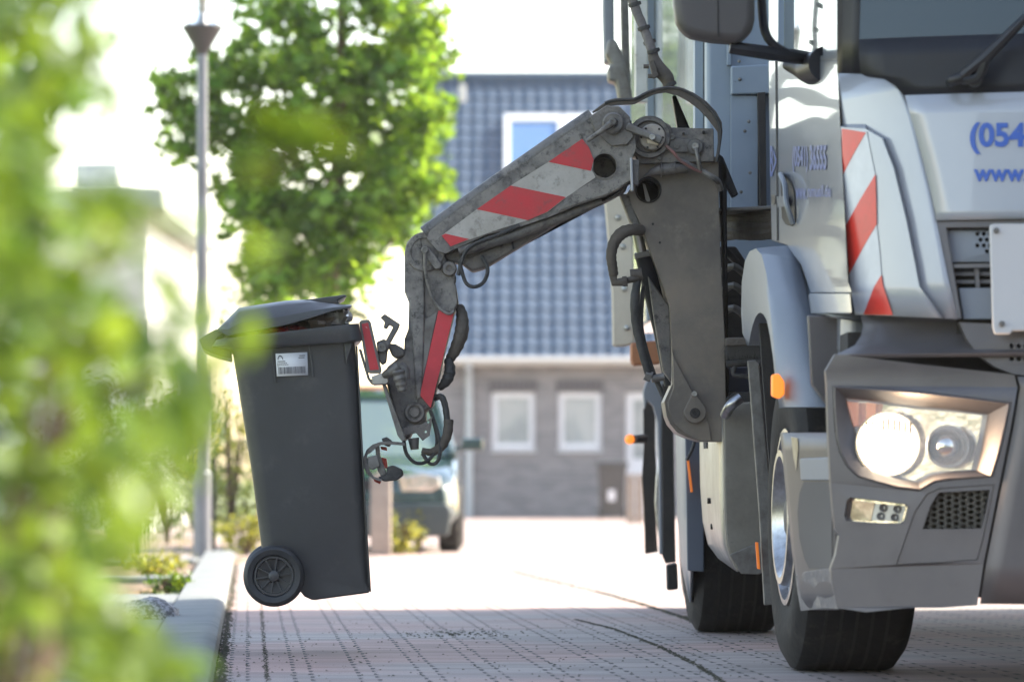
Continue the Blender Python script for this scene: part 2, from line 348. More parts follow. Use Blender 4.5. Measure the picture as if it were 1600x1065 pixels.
# small darker tree behind it, low
t2 = empty('small_tree', (P(440, 0, 55.).x, 55., 0), 'small dark tree low behind the maple, just above the bin lid', 'tree')
M().tube([(P(440, 0, 55.).x, 55., 0), P(442, 520, 55.), P(440, 450, 55.)], [.1, .08, .04], seg=8).build('trunk', m_bark, t2)
pts = []
for i in range(34): pts += blob(P(rn.uniform(370, 560), rn.uniform(448, 560), 55+rn.uniform(-1, 1)), (.28, .3, .24), 22, rn)
leaves(pts, .15, 'maple', rn).build('crown', m_hedge2, t2)

def shrub(name, cx, d, w, h, lab, material, n, size, group=None, cat='shrub', z0=0., lump=.3):
    c = Vector((P(cx, 0, d).x, d, 0)); s = empty(name, c, lab, cat, group)
    st = M(); pts = []
    for i in range(7):
        a = rn.uniform(0, 6.28); q = rn.uniform(.1, .42); st.tube([c, c+Vector((math.cos(a)*w*q*.5, math.sin(a)*w*q*.3, h*.45)), c+Vector((math.cos(a)*w*q, math.sin(a)*w*q*.6, h*.85))], [.018, .012, .005], seg=5)
    st.build('stem', m_bark, s)
    for i in range(n):
        a = rn.uniform(0, 6.28); q = rn.random()**.5*.5; zz = rn.uniform(z0+.1, 1)*h*(1-q*.5)
        pts += blob(c+Vector((math.cos(a)*q*w, math.sin(a)*q*w*.7, zz)), (lump*h*.4+.05,)*3, 16, rn)
    leaves(pts, size, 'oval', rn).build('foliage', material, s); return s
shrub('shrub', 625, 36., .38, .30, 'low sunlit yellow green shrub beside the wooden post and car wheel', m_yel, 30, .05)
shrub('shrub', 655, 36.6, .12, .42, 'thin flowering shrub shoot rising in front of the car bumper', m_yel, 7, .05)
shrub('shrub', 385, 35.5, .55, .33, 'low yellow green shrub between lamp post and bin wheel', m_yel, 32, .055)
shrub('shrub', 360, 38.5, .5, 1.6, 'tall pale yellow green shrub directly right of the lamp pole foot', m_yel, 50, .06)
shrub('shrub', 262, 42., 1.2, 1.55, 'dark green garden bush left of the lamp pole foot', m_hedge2, 90, .09)
shrub('shrub', 205, 45., 1.6, 2.0, 'mid green garden bush behind the near hedge, left of the dark one', m_mid, 100, .09)
shrub('shrub', 300, 56., 2.2, 2.0, 'wide grey green bush far behind the lamp pole', m_mid, 110, .11)
shrub('weed', 240, 26.4, .28, .12, 'small bright weed tuft growing in the soil bed between the slab strips', m_yel, 22, .045, cat='plant')
shrub('weed', 262, 23.6, .22, .09, 'little leafy weed at the near slab strip of the bed', m_hedge, 16, .04, cat='plant')
shrub('weed', 230, 29.3, .5, .12, 'bright green weeds in the far soil bed under the slab strip', m_yel, 22, .045, cat='plant')
# grass on the lawn edge
gm = M()
for i in range(5200):
    x = rn.uniform(-7, -2.3); y = rn.uniform(32, 46)
    if x > SK*y-.4: continue
    a = rn.uniform(0, 3.14); h = rn.uniform(.03, .09); dx = Vector((math.cos(a), math.sin(a), 0))*.006; p = Vector((x, y, -.03))
    gm.add([p-dx, p+dx, p+Vector((rn.gauss(0, .02), rn.gauss(0, .02), h))], [(0, 1, 2)])
o = gm.build('grass', m_yel); o['kind'] = 'stuff'
for i in range(90):
    pass

# near hedge (out of focus), about 3.5-5 m from the camera
hg = empty('hedge', (P(60, 0, 4.4).x, 4.4, -.03), 'blurred bright green hedge filling the left edge closest to the camera', 'hedge')
br = M(); pts = []; dk = []
def edge_x(y):
    prof = [(-80, 100), (0, 105), (110, 165), (200, 105), (300, 70), (420, 100), (520, 190), (600, 280), (700, 290), (790, 200), (870, 130), (950, 140), (1020, 220), (1100, 320)]
    for (a, b), (c, e) in zip(prof, prof[1:]):
        if a <= y <= c: return lerp(b, e, (y-a)/(c-a))
    return 90
for i in range(400):
    y = rn.uniform(-120, 1150); ex = edge_x(y); x = ex-20-abs(rn.gauss(0, 1))*(110 if y < 450 else 150)
    d = rn.uniform(3.8, 6.4)
    if x < -260: continue
    c = P(x, y, d); pts += blob(c, (.05, .07, .05), 5, rn)
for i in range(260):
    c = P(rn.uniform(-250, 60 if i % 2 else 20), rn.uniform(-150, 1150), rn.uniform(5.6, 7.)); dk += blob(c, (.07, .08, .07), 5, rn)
for i in range(34): pts += blob(P(rn.uniform(90, 300), rn.uniform(320, 530), rn.uniform(3.6, 4.3)), (.02, .03, .02), 2, rn)
for i in range(46):
    y = rn.uniform(480, 1100); c = P(min(300, edge_x(y)+abs(rn.gauss(0, 28))), y, rn.uniform(3.4, 4.5)); pts += blob(c, (.02, .02, .02), 3, rn)
for tgt, k in (((430, 205), 14), ((500, 215), 10), ((385, 255), 8), ((545, 240), 3), ((385, 395), 7), ((330, 480), 3), ((325, 560), 4), ((385, 548), 2), ((300, 590), 6), ((140, 318), 9), ((215, 318), 6), ((310, 620), 4)):
    c = P(*tgt, 4.1); pts += blob(c, (.028, .03, .018), k, rn)
br.tube([P(-60, 1150, 4.3), P(40, 700, 4.3), P(150, 400, 4.2), P(300, 290, 4.1), P(540, 230, 4.1)], [.008, .006, .004, .0025, .0015], seg=6)
br.tube([P(40, 700, 4.3), P(200, 600, 4.2), P(300, 580, 4.1), P(400, 545, 4.1)], [.005, .004, .002, .0012], seg=6)
br.tube([P(120, 480, 4.2), P(250, 440, 4.1), P(390, 395, 4.1)], [.004, .002, .0012], seg=6)
for i in range(26):
    x = rn.uniform(-250, 120); y = rn.uniform(200, 900); br.tube([P(x-60, 1160, rn.uniform(4, 5)), P(x-20, (y+1100)/2, 4.5), P(x, y, 4.4)], [.007, .005, .002], seg=5)
br.build('stem', m_bark, hg)
leaves(pts, .046, 'oval', rn, .4).build('foliage', m_hedge, hg)
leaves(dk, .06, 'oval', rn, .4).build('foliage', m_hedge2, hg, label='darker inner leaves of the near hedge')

# ================================================================== HOUSE at the end of the street
HD = 71.8
def hp(x, y, d=HD): return P(x, y, d)
m_brick = mat('grey_brick', (.17, .165, .17), rough=.85)
t = m_brick.node_tree; N = t.nodes; L = t.links; tc = N.new('ShaderNodeTexCoord'); mp = N.new('ShaderNodeMapping'); mp.inputs['Rotation'].default_value = (math.radians(-90), 0, 0)
bk = N.new('ShaderNodeTexBrick'); bk.inputs['Color1'].default_value = (.26, .245, .245, 1); bk.inputs['Color2'].default_value = (.155, .15, .158, 1); bk.inputs['Mortar'].default_value = (.24, .235, .235, 1)
bk.inputs['Scale'].default_value = 1; bk.inputs['Brick Width'].default_value = .24; bk.inputs['Row Height'].default_value = .08; bk.inputs['Mortar Size'].default_value = .011
L.new(tc.outputs['Object'], mp.inputs[0]); L.new(mp.outputs[0], bk.inputs[0]); L.new(bk.outputs[0], N['Principled BSDF'].inputs['Base Color'])
m_tile = mat('roof_tile', (.050, .084, .132), (.040, .070, .114), rough=.4, scale=1.2, bump=.1, bscale=60)
m_frame = mat('window_frame', (.72, .73, .75), rough=.4)
m_pane = mat('window_pane', (.30, .33, .33), (.42, .44, .43), rough=.08, scale=1.5, lo=.45, hi=.55, spec=.8)
m_sky_pane = mat('skylight_pane', (.12, .22, .40), rough=.06, spec=.8)
hx0 = hp(655, 0).x; hx1 = hp(1420, 0).x
house = empty('brick_house', (hx0, HD, 0), 'grey brick house with blue tiled roof and small white windows at the street end', 'house')
ez = hp(0, 545).z
wins = [(768, 612, 836, 702), (872, 612, 940, 702)]
door = (977, 612, 1040, 806)
wl = M()
outer = [(655, 812), (1420, 812), (1420, 545), (655, 545)]
wl.prism(outer, HD, .3, holes=[[(a, b), (c, b), (c, e), (a, e)] for a, b, c, e in wins+[door, (1120, 612, 1190, 702)]])
wl.box(((hx0+hx1)/2, HD+4.5, ez/2), (hx1-hx0-.1, 8.2, ez-.02))
# gable ends
L0 = 5.7; rz = 7.84; tan = (rz-2.84)/L0
for xx in (hx0+.02, hx1-.02):
    wl.add([(xx, HD+.05, ez-.05), (xx, HD+L0, rz-.12), (xx, HD+2*L0, ez-.05), (xx+.2, HD+.05, ez-.05), (xx+.2, HD+L0, rz-.12), (xx+.2, HD+2*L0, ez-.05)], [(0, 1, 2), (5, 4, 3), (0, 3, 4, 1), (1, 4, 5, 2), (0, 2, 5, 3)])
wl.build('wall', m_brick, house)
for a, b, c, e in wins:
    s = M(); n = 9
    for i in range(n): s.box(hp(lerp(a-4, c+4, (i+.5)/n), b-10, HD-.01), (.075, .05, .19))
    s.build('brick_lintel', mat('dark_brick', (.11, .105, .115), rough=.85) if a < 800 else bpy.data.materials['dark_brick'], house)
    s = M(); s.prism([(a+.5, b+.5), (c-.5, b+.5), (c-.5, e-.5), (a+.5, e-.5)], HD+.06, .07, holes=[[(a+9, b+9), (c-9, b+9), (c-9, e-10), (a+9, e-10)]])
    s.prism([(a-2, e+.8), (c+2, e+.8), (c+2, e+4), (a-2, e+4)], HD-.06, .12)
    w = s.build('window', m_frame, house, bevel=.008)
    M().prism([(a+8, b+8), (c-8, b+8), (c-8, e-9), (a+8, e-9)], HD+.10, .01).build('pane', m_pane, w)
a, b, c, e = door
w = M().prism([(a+.5, b+.5), (c-.5, b+.5), (c-.5, e-.5), (a+.5, e-.5)], HD+.08, .06, holes=[[(a+12, b+12), (c-12, b+12), (c-12, e-90), (a+12, e-90)]]).build('door', m_frame, house, bevel=.01)
M().prism([(a+11, b+11), (c-11, b+11), (c-11, e-91), (a+11, e-91)], HD+.12, .01).build('pane', m_pane, w)
# tiled roof: real wave profile, stepped rows
rows = []; nr = 24; ncol = 34*6; slope = Vector((0, L0, rz-2.84)); nrm = Vector((0, -(rz-2.84), L0)).normalized(); x0 = hx0-.15; x1 = hx1+.2
for i in range(nr):
    for q, hgt in ((0, .025), (.97, .0)):
        tt = (i+q)/nr; base = Vector((0, HD-.35, ez-.20))+slope*1.06*tt
        rows.append([Vector((lerp(x0, x1, j/ncol), base.y, base.z))+nrm*(hgt+.018*math.sin(2*math.pi*lerp(x0, x1, j/ncol)/.232)) for j in range(ncol+1)])
rf = M().grid(rows)
back = [(x0, HD+L0, rz), (x1, HD+L0, rz), (x1, HD+2*L0+.4, ez-.3), (x0, HD+2*L0+.4, ez-.3)]
rf.add(back, [(0, 1, 2, 3)])
rt = rf.build('roof', m_tile, house, ang=50)
rd = M()
for i in range(36):
    xx = lerp(x0, x1, i/36); l = (x1-x0)/36
    rd.tube([(xx, HD+L0-.05, rz+.10), (xx+l*1.02, HD+L0-.05, rz+.085)], [.10, .12], seg=10, smooth=0)
rd.build('ridge_tiles', m_tile, rt)
M().box((hx0-.16, HD+L0/2-.2, (ez+rz)/2-.12), (.06, (L0+.5)*1.0, .16), Matrix.Rotation(math.atan2(rz-2.84, L0), 3, 'X')).build('verge_board', m_frame, rt)
gt = M().tube([(x0, HD-.42, ez-.20), (x1, HD-.42, ez-.20)], .06, seg=10, smooth=0); gt.box(((x0+x1)/2, HD-.2, ez-.22), (x1-x0, .38, .13)); gt.build('gutter', mat('cream_trim', (.56, .54, .50), rough=.6), house)
dp = M(); xx = hp(733, 0).x; dp.tube([(xx, HD-.40, ez-.2), (xx, HD-.36, ez-.35), (xx, HD-.10, ez-.6), (xx, HD-.08, 0)], .062, seg=12, smooth=3)
for z in (1.9, .9): dp.tube([(xx, HD-.08, z), (xx, HD-.08, z+.05)], .072, seg=12, smooth=0)
dp.build('downpipe', mat('zinc', (.42, .46, .49), rough=.4, metal=.3), house)
# skylight lying in the roof slope
def rp(x, y, off=.09):
    # intersection of a line through the photograph position with the roof plane
    o = Vector((0, 0, H)); dr = P(x, y, 1)-o; p0 = Vector((0, HD-.35, ez-.20))+nrm*off; tt = (p0-o).dot(nrm)/dr.dot(nrm); return o+dr*tt
sf = M()
def rprism(poly, hole, off, th):
    loops = [poly]+([hole] if hole else []); tri = tessellate_polygon([[Vector((*p, 0)) for p in l] for l in loops]); fl = [p for l in loops for p in l]; n = len(fl)
    a = [rp(*p, off) for p in fl]; b_ = [p-nrm*th for p in a]; fs = [tuple(q) for q in tri]+[tuple(i+n for i in reversed(q)) for q in tri]; k = 0
    for l in loops:
        for i in range(len(l)): u = k+i; v = k+(i+1) % len(l); fs.append((u, v, v+n, u+n))
        k += len(l)
    return a+b_, fs
for a, c in ((788, 878), (880, 968)):
    sf.add(*rprism([(a, 178), (c, 178), (c, 306), (a, 306)], [(a+9, 187), (c-6, 187), (c-6, 297), (a+9, 297)], .16, .14))
sk = sf.build('skylight', m_frame, rt)
sp_ = M()
for a, c in ((788, 878), (880, 968)): sp_.add(*rprism([(a+8, 186), (c-5, 186), (c-5, 298), (a+8, 298)], None, .12, .02))
sp_.build('pane', m_sky_pane, rt)
vt = M().tube([rp(722, 160, 0), rp(722, 160, 0)+Vector((0, 0, .32))], .06, seg=10, smooth=0); vt.build('vent_pipe', m_chrome, rt)

# off-frame house added on the sunny side, shaped so its shade covers the near street
hs = empty('unseen_shade_house', (4.2, 9, 0), 'unseen flat roofed brick house added right of the truck to shade the near street', 'house')
b1 = M(); b1.box((8.7, 15.2, 3.4), (9, 12.4, 6.8)); b1.build('wall', m_brick, hs)
b2 = M(); b2.box((8.7, 15.2, 6.87), (9.4, 12.8, .14)); b2.build('roof', m_frame, hs, bevel=.02)
for z in (1.5, 4.4):
    for y in (10.5, 13.5, 16.5, 19.2):
        w = M().box((4.19, y, z), (.06, 1.3, 1.3)).build('window', m_frame, hs, bevel=.01); M().box((4.15, y, z), (.02, 1.12, 1.12)).build('pane', m_pane, w)

# pale house far left, behind the hedge
m_pale = mat('pale_render', (.62, .64, .61), rough=.85)
pb = empty('pale_house', (P(100, 0, 52.).x, 52, 0), 'pale rendered house with flat green grey eaves, seen through the blurred hedge', 'house')
w = M(); xa, xb = P(-260, 0, 52.).x, P(228, 0, 52.).x; zt = P(0, 338, 52.).z
w.box(((xa+xb)/2, 56, zt/2), (xb-xa, 8, zt)); w.build('wall', m_pale, pb)
xe = P(266, 0, 52.).x; M().box(((xa+xe)/2, 55.6, zt+.13), (xe-xa, 9.4, .26)).build('roof', mat('eaves', (.36, .42, .34), rough=.7), pb, bevel=.03)
c0, c1 = P(112, 258, 53.), P(180, 300, 53.); M().box(((c0.x+c1.x)/2, 54, (c0.z+c1.z)/2), (c1.x-c0.x, 1.2, c0.z-c1.z+.1)).build('dormer', m_pane, pb, bevel=.02)
for a in (120, 190): 
    q = M().box((P(a, 0, 52.).x, 51.98, 1.9), (.32, .06, 1.5)).build('window', m_frame, pb)

# street lamp
LD = 34.5
lampo = empty('street_lamp', (P(316, 0, LD).x, LD, 0), 'tall slim grey street lamp with cone top and clear cylinder, left of the tree', 'street lamp')
lx = P(316, 0, LD).x; z1 = P(0, 80, LD).z; m = M().lathe((lx, LD, 0), (0, 0, 1), [(-.02, .075), (.68, .072), (.70, .055), (z1*.55, .048), (z1, .042), (z1, .001)], 16); m.build('pole', m_pole, lampo)
M().lathe((lx, LD, z1-.03), (0, 0, 1), [(0, .045), (.02, .05), (.20, .155), (.215, .165), (.235, .163), (.235, .001)], 28).build('lamp_collar', mat('lamp_collar', (.055, .055, .058), rough=.5, metal=.2), lampo)
gl = mat('clear_lamp_glass', (.9, .95, 1), rough=.05, spec=.6); b_ = gl.node_tree.nodes['Principled BSDF']; b_.inputs['Transmission Weight'].default_value = 1; b_.inputs['IOR'].default_value = 1.1; b_.inputs['Alpha'].default_value = .45
M().lathe((lx, LD, z1+.19), (0, 0, 1), [(0, .125), (.6, .135)], 28).build('lamp_glass', gl, lampo, solid=.006)
M().lathe((lx, LD, z1+.18), (0, 0, 1), [(0, .07), (.12, .03), (.14, .028), (.16, .04), (.19, .04), (.2, .028), (.22, .04), (.25, .04), (.26, .028), (.28, .04), (.5, .035), (.5, .001)], 18).build('lamp_core', m_alu, lampo)
M().lathe((lx, LD, z1+.79), (0, 0, 1), [(0, .15), (.03, .16), (.14, .03), (.14, .001)], 28).build('lamp_cap', m_black, lampo)

# wooden posts
p = M(); c = P(595, 0, 35.5); p.box((c.x, 35.5, .32), (.17, .17, .68)); p.add([(c.x-.085, 35.415, .66), (c.x+.085, 35.415, .66), (c.x+.085, 35.585, .66), (c.x-.085, 35.585, .66), (c.x, 35.5, .70)], [(0, 1, 4), (1, 2, 4), (2, 3, 4), (3, 0, 4)])
tag(p.build('wooden_post', m_wood, bevel=.008, origin=(c.x, 35.5, 0)), 'squared wooden post just right of the dark bin, in front of the green car', 'post')
for x, lab in ((985, 'first squared timber post right of the small bin by the house wall'), (999, 'second timber post by the house wall, half hidden by the truck mudflap')):
    c = P(x, 0, 62.); q = M(); q.box((c.x, 62, .32), (.11, .11, .72)); q.box((c.x, 62, .70), (.125, .125, .03)); tag(q.build('timber_post', m_wood, bevel=.006, origin=(c.x, 62, 0)), lab, 'post', 'timber posts by the house')
# dark slim post by the lamp foot
c = P(334, 0, 36.2); q = M(); q.box((c.x, 36.2, .38), (.035, .06, .82)); q.box((c.x, 36.2, .80), (.05, .075, .02)); tag(q.build('fence_post', m_black, bevel=.004, origin=(c.x, 36.2, 0)), 'thin dark metal post standing right beside the lamp pole foot', 'post')
# low wire fence left of the lamp
fe = empty('wire_fence', (P(200, 0, 36.).x, 36, 0), 'low dark wire mesh fence behind the grass, left of the lamp pole', 'fence')
q = M(); xa, xb = P(120, 0, 36.).x, P(305, 0, 36.).x
for i in range(28): xx = lerp(xa, xb, i/27); q.tube([(xx, 36, 0), (xx, 36, .36)], .003, seg=4, smooth=0)
for z in (.04, .14, .24, .35): q.tube([(xa, 36, z), (xb, 36, z)], .003, seg=4, smooth=0)
q.build('mesh_panel', m_black, fe)
for f in (0, .5, 1): M().box((lerp(xa, xb, f), 36.03, .19), (.035, .035, .42)).build('post', m_black, fe)
# granite boulder at the kerb
q = M(); rb = random.Random(5); c = P(232, 0, 17.8); rws = []
for i in range(7):
    ph = i/6*math.pi/2; rws.append([Vector((c.x+.13*math.cos(ph)*math.cos(a)*(1+.12*rb.random()), 17.8+.16*math.cos(ph)*math.sin(a)*(1+.12*rb.random()), .04+.085*math.sin(ph)*(1+.15*rb.random()))) for a in [k*math.pi/6 for k in range(12)]])
q.grid(rws, True); q.cap(rws[-1])
tag(q.build('stone', mat('granite', (.12, .12, .125), (.40, .40, .42), rough=.8, scale=55, lo=.45, hi=.55, bump=.6, bscale=60), ang=25, origin=(c.x, 17.8, 0)), 'speckled grey granite stone lying on the slabs beside the kerb', 'stone')

# small wheelie bin at the house wall
def far_bin(x, d, lab):
    c = P(x, 0, d); s = empty('wheelie_bin', (c.x, d, 0), lab, 'bin'); b = M(); w = .23; h = .84
    b.grid([[(c.x-w*k, d-w*k, z), (c.x+w*k, d-w*k, z), (c.x+w*k, d+w*k, z), (c.x-w*k, d+w*k, z)] for z, k in ((.04, .78), (h, 1), (h, 1.1), (h+.05, 1.1))], True); b.cap([(c.x-w*.78, d-w*.78, .04), (c.x+w*.78, d-w*.78, .04), (c.x+w*.78, d+w*.78, .04), (c.x-w*.78, d+w*.78, .04)])
    b.build('body', m_bin, s, bevel=.01)
    M().grid([[(c.x-w*k, d-w*k, z), (c.x+w*k, d-w*k, z), (c.x+w*k, d+w*k, z), (c.x-w*k, d+w*k, z)] for z, k in ((h+.05, 1.14), (h+.08, 1.13), (h+.12, .8), (h+.121, .01))], True).build('lid', m_bin, s, bevel=.01)
    for sx in (-1, 1): M().lathe((c.x+sx*.19-.02, d+.2, .1), (1, 0, 0), [(0, .001), (0, .1), (.05, .1), (.05, .001)], 20).build('wheel', m_rub, s)
    M().prism([(x-6, 765), (x+5, 765), (x+5, 782), (x-6, 782)], d-.235, .01).build('sticker', m_label, s)
far_bin(956, 69., 'small dark wheelie bin standing against the grey brick house')

# ================================================================== PARKED CAR
KD = 36.6
def cp(x, y, dd=0.): return P(x, y, KD+dd)
ccx = P(563, 0, KD).x
car = empty('parked_car', (ccx, KD+1.8, 0), 'dark teal green car parked facing us, half hidden behind the bin', 'car')
m_car = mat('teal_car_paint', (.010, .045, .046), rough=.25, metal=.2, coat=1.)
m_cglass = mat('car_glass', (.16, .22, .24), rough=.04, spec=.9, coat=1)
hw = .84
def crow(y, z0, w, zs): return [Vector((ccx-w, y, z)) for z in zs]
# cross sections along the length: (dist back, half width, sill z, hood/shoulder z)
sec = [(0.0, .60, .24, .50), (.04, .74, .22, .60), (.18, .82, .20, .68), (.5, .84, .20, .74), (1.0, .845, .20, .82), (1.25, .845, .20, .86), (3.4, .845, .20, .90), (3.9, .82, .22, .88), (4.05, .70, .28, .80)]
rows = []
for y, w, z0, z1_ in sec:
    pts_ = [(-w*.9, z0), (-w, z0+.12), (-w, (z0+z1_)/2), (-w*.97, z1_-.06), (-w*.86, z1_), (-w*.4, z1_+.025), (w*.4, z1_+.025), (w*.86, z1_), (w*.97, z1_-.06), (w, (z0+z1_)/2), (w, z0+.12), (w*.9, z0)]
    rows.append([Vector((ccx+a, KD+y, z)) for a, z in pts_])
b = M().grid(rows, True); b.cap(rows[0]); b.cap(rows[-1]); b.build('body', m_car, car, bevel=.012)
# greenhouse
gh = [[Vector((ccx+a*w, KD+y, z)) for a in (-1, 1)] for y, w, z in ((1.0, .76, .84), (1.75, .60, 1.36), (2.9, .60, 1.38), (3.8, .72, .90))]
g_ = M(); g_.add([gh[0][0], gh[0][1], gh[1][1], gh[1][0], gh[3][0], gh[3][1], gh[2][1], gh[2][0]], [(0, 1, 2, 3), (5, 4, 7, 6), (0, 3, 7, 4), (1, 5, 6, 2)]); g_.build('windscreen', m_cglass, car, bevel=.02)
r_ = M().grid([[gh[1][0]+Vector((-.02, -.03, -.03)), gh[1][1]+Vector((.02, -.03, -.03))], [gh[1][0]+Vector((.03, .1, .05)), gh[1][1]+Vector((-.03, .1, .05))], [gh[2][0]+Vector((.03, 0, .04)), gh[2][1]+Vector((-.03, 0, .04))], [gh[2][0]+Vector((0, .1, -.04)), gh[2][1]+Vector((0, .1, -.04))]])
for s_ in (0, 1): r_.tube([gh[0][s_], gh[1][s_]], .035, seg=8, smooth=0)
r_.build('roof', m_car, car, solid=.03, bevel=.01)
M().prism([(430, 786), (700, 786), (706, 800), (700, 838), (430, 838), (424, 800)], KD-.08, .3).build('bumper', mat('car_bumper', (.045, .06, .062), rough=.5), car, bevel=.03)
for s_ in (-1, 1):
    hl = M().prism([(ccx_, y_) for ccx_, y_ in [(563+s_*dx, y) for dx, y in ((58, 742), (100, 738), (124, 744), (126, 760), (112, 768), (64, 768))]], KD-.01, .14).build('headlight', m_refl, car, bevel=.015)
    wx = ccx+s_*(.80 if s_ > 0 else .98); wh = M().lathe((ccx+s_*.66, KD+.72, .30), (s_, 0, 0), [(0, .001), (0, .26), (.02, .30), (.17, .30), (.19, .27), (.19, .19)], 28).build('wheel', m_rub, car)
    M().lathe((ccx+s_*.84, KD+.72, .30), (s_, 0, 0), [(0, .19), (-.02, .17), (.0, .05), (.0, .001)], 20).build('rim', m_alu, wh)
    w2 = M().lathe((ccx+s_*.66, KD+3.3, .30), (s_, 0, 0), [(0, .001), (0, .26), (.02, .30), (.17, .30), (.19, .27), (.19, .19), (.17, .001)], 28).build('wheel', m_rub, car)
    mr = M(); c = Vector((ccx+s_*.95, KD+1.18, .94)); mr.box(c, (.19, .10, .11)); mr.box(c+Vector((-s_*.12, .02, -.03)), (.08, .04, .04)); mr.build('wing_mirror', m_car, car, bevel=.03)
M().prism([(520, 748), (606, 748), (606, 766), (520, 766)], KD-.03, .1).build('grille', m_black, car, bevel=.008)
# small brick wall / shed corner behind the car (seen between bin and clamp)
c = P(575, 0, 60.); s = M(); s.box((c.x-.6, 60.3, .95), (1.9, .6, 1.9)); s.box((c.x-.6, 60.3, 1.93), (2., .7, .06)); tag(s.build('garden_wall', mat('orange_brick', (.50, .24, .14), (.40, .2, .13), rough=.8, scale=9), bevel=.01, origin=(c.x-.6, 60.3, 0)), 'low orange brick wall behind the parked car roof', 'wall')

# ================================================================== DARK WHEELIE BIN held by the arm
BD = 15.15
wb = empty('wheelie_bin', P(470, 700, BD+.27), 'large dark grey wheelie bin lifted by the arm, lid ajar over rubbish', 'bin')
YAW = -.06       # far side shifts this much left per metre of depth
def bp_(x, y, w):   # w: distance back from the near side
    p = P(x, y, BD); return p+Vector((YAW*w, w, 0))
def ring(xl, yl, xr, yr, w0, w1, r=26, n=5):
    # rounded rectangle: side view end points (xl,yl)-(xr,yr); from near side w0 to far side w1
    out = []; rm = r/F*BD
    def pt(fx, w): return bp_(lerp(xl, xr, fx), lerp(yl, yr, fx), w)
    L_ = xr-xl; fr = r/L_
    for cx_, cw, a0 in ((1-fr, w0+rm, -90), (1-fr, w1-rm, 0), (fr, w1-rm, 90), (fr, w0+rm, 180)):
        for i in range(n+1):
            a = math.radians(a0+90*i/n); out.append(pt(cx_+fr*math.cos(a), cw+rm*math.sin(a)))
    return out
DW = .56
b = M()
lv = [(0, 363, 546, 555, 533, .0, DW, 22), (.12, 369, 585, 558, 570, .004, DW-.004, 22), (.6, 393, 735, 569, 733, .03, DW-.03, 22), (.93, 408, 850, 577, 860, .045, DW-.045, 20), (1, 412, 872, 581, 925, .05, DW-.05, 14)]
rows = [ring(xl, yl, xr, yr, w0, w1, r) for _, xl, yl, xr, yr, w0, w1, r in lv]
b.grid(rows, True)
b.build('body', m_bin, wb, ang=50)
# lower front boss, between the wheel and the bottom edge
b = M(); 
def bprism(poly, w0, w1, m=None):
    m = m or M(); n = len(poly); fr = [bp_(x, y, w0) for x, y in poly]; bk_ = [bp_(x, y, w1) for x, y in poly]
    return m.add(fr+bk_, [tuple(range(n)), tuple(range(2*n-1, n-1, -1))]+[(i, (i+1) % n, (i+1) % n+n, i+n) for i in range(n)])
bprism([(412, 868), (440, 856), (530, 885), (572, 905), (579, 926), (489, 938), (476, 932), (466, 920), (440, 905)], .052, DW-.052).build('foot', m_bin, wb, bevel=.008)
# collar rim
rm_ = M(); top = ring(337, 531, 561, 505, -.035, DW+.035, 20); mid = ring(331, 541, 566, 531, -.04, DW+.04, 22); low = ring(361, 546, 560, 534, -.036, DW+.036, 22); inn = ring(366, 548, 556, 534, -.002, DW, 20); tin = ring(350, 528, 552, 508, .02, DW-.02, 20); bin_ = ring(372, 560, 550, 548, .02, DW-.02, 20)
rm_.grid([inn, low, mid, top, tin, bin_], True).build('rim', m_bin, wb, ang=40)
# handle at the left
bprism([(310, 529), (322, 522), (338, 513), (352, 520), (340, 527), (334, 540), (361, 546), (362, 560), (350, 557), (330, 551), (317, 545)], .03, DW-.03).build('handle', m_bin, wb, bevel=.006)
# lid: three slices across give it a domed top
lid = M()
lo_ = [(340, 516), (356, 525), (373, 521), (447, 508), (486, 497), (520, 486), (549, 480)]
up_ = [(337, 513), (378, 496), (424, 479), (481, 468), (510, 466), (531, 472), (549, 475)]
rows = []
for w, k in ((-.045, .0), (-.042, .35), (.0, .8), (.08, 1.), (DW/2, 1.08), (DW-.08, 1.), (DW, .8), (DW+.042, .35), (DW+.045, 0)):
    rows.append([bp_(a, lerp(c, b__, k)+(0 if k else -1.5), w) for (a, c), (a2, b__) in zip(lo_, up_)])
rr = [[*r] for r in rows]
lid.grid(rr); 
base = [[bp_(a, c+.1, w) for a, c in lo_] for w in (-.045, DW+.045)]
lid.grid([base[0], rr[0]]); lid.grid(base); lid.grid([rr[-1], base[1]])
ld = lid.build('lid', m_bin, wb, ang=38)
bprism([(424, 479), (481, 466.5), (539, 459), (543, 461.5), (528, 468), (531, 473), (510, 474), (487, 478), (478, 492), (486, 497), (447, 503), (440, 490)], .06, DW-.06).build('lid_handle', m_bin, ld, bevel=.005)
for a in (350, 366): pass
# gusset and the two recess grooves of the side wall
bprism([(537, 534), (552, 533), (541, 569)], -.012, .03).build('rib', m_bin, wb, bevel=.003)
for q in ([(422, 540), (425, 540), (432, 597), (430, 597)], [(482, 537), (485, 537), (491, 588), (488, 588)], [(556, 540), (559, 540), (579, 915), (577, 915)]):
    bprism(q, -.004 if q[0][0] < 500 else .03, .06).build('rib', m_bin, wb, bevel=.0015)
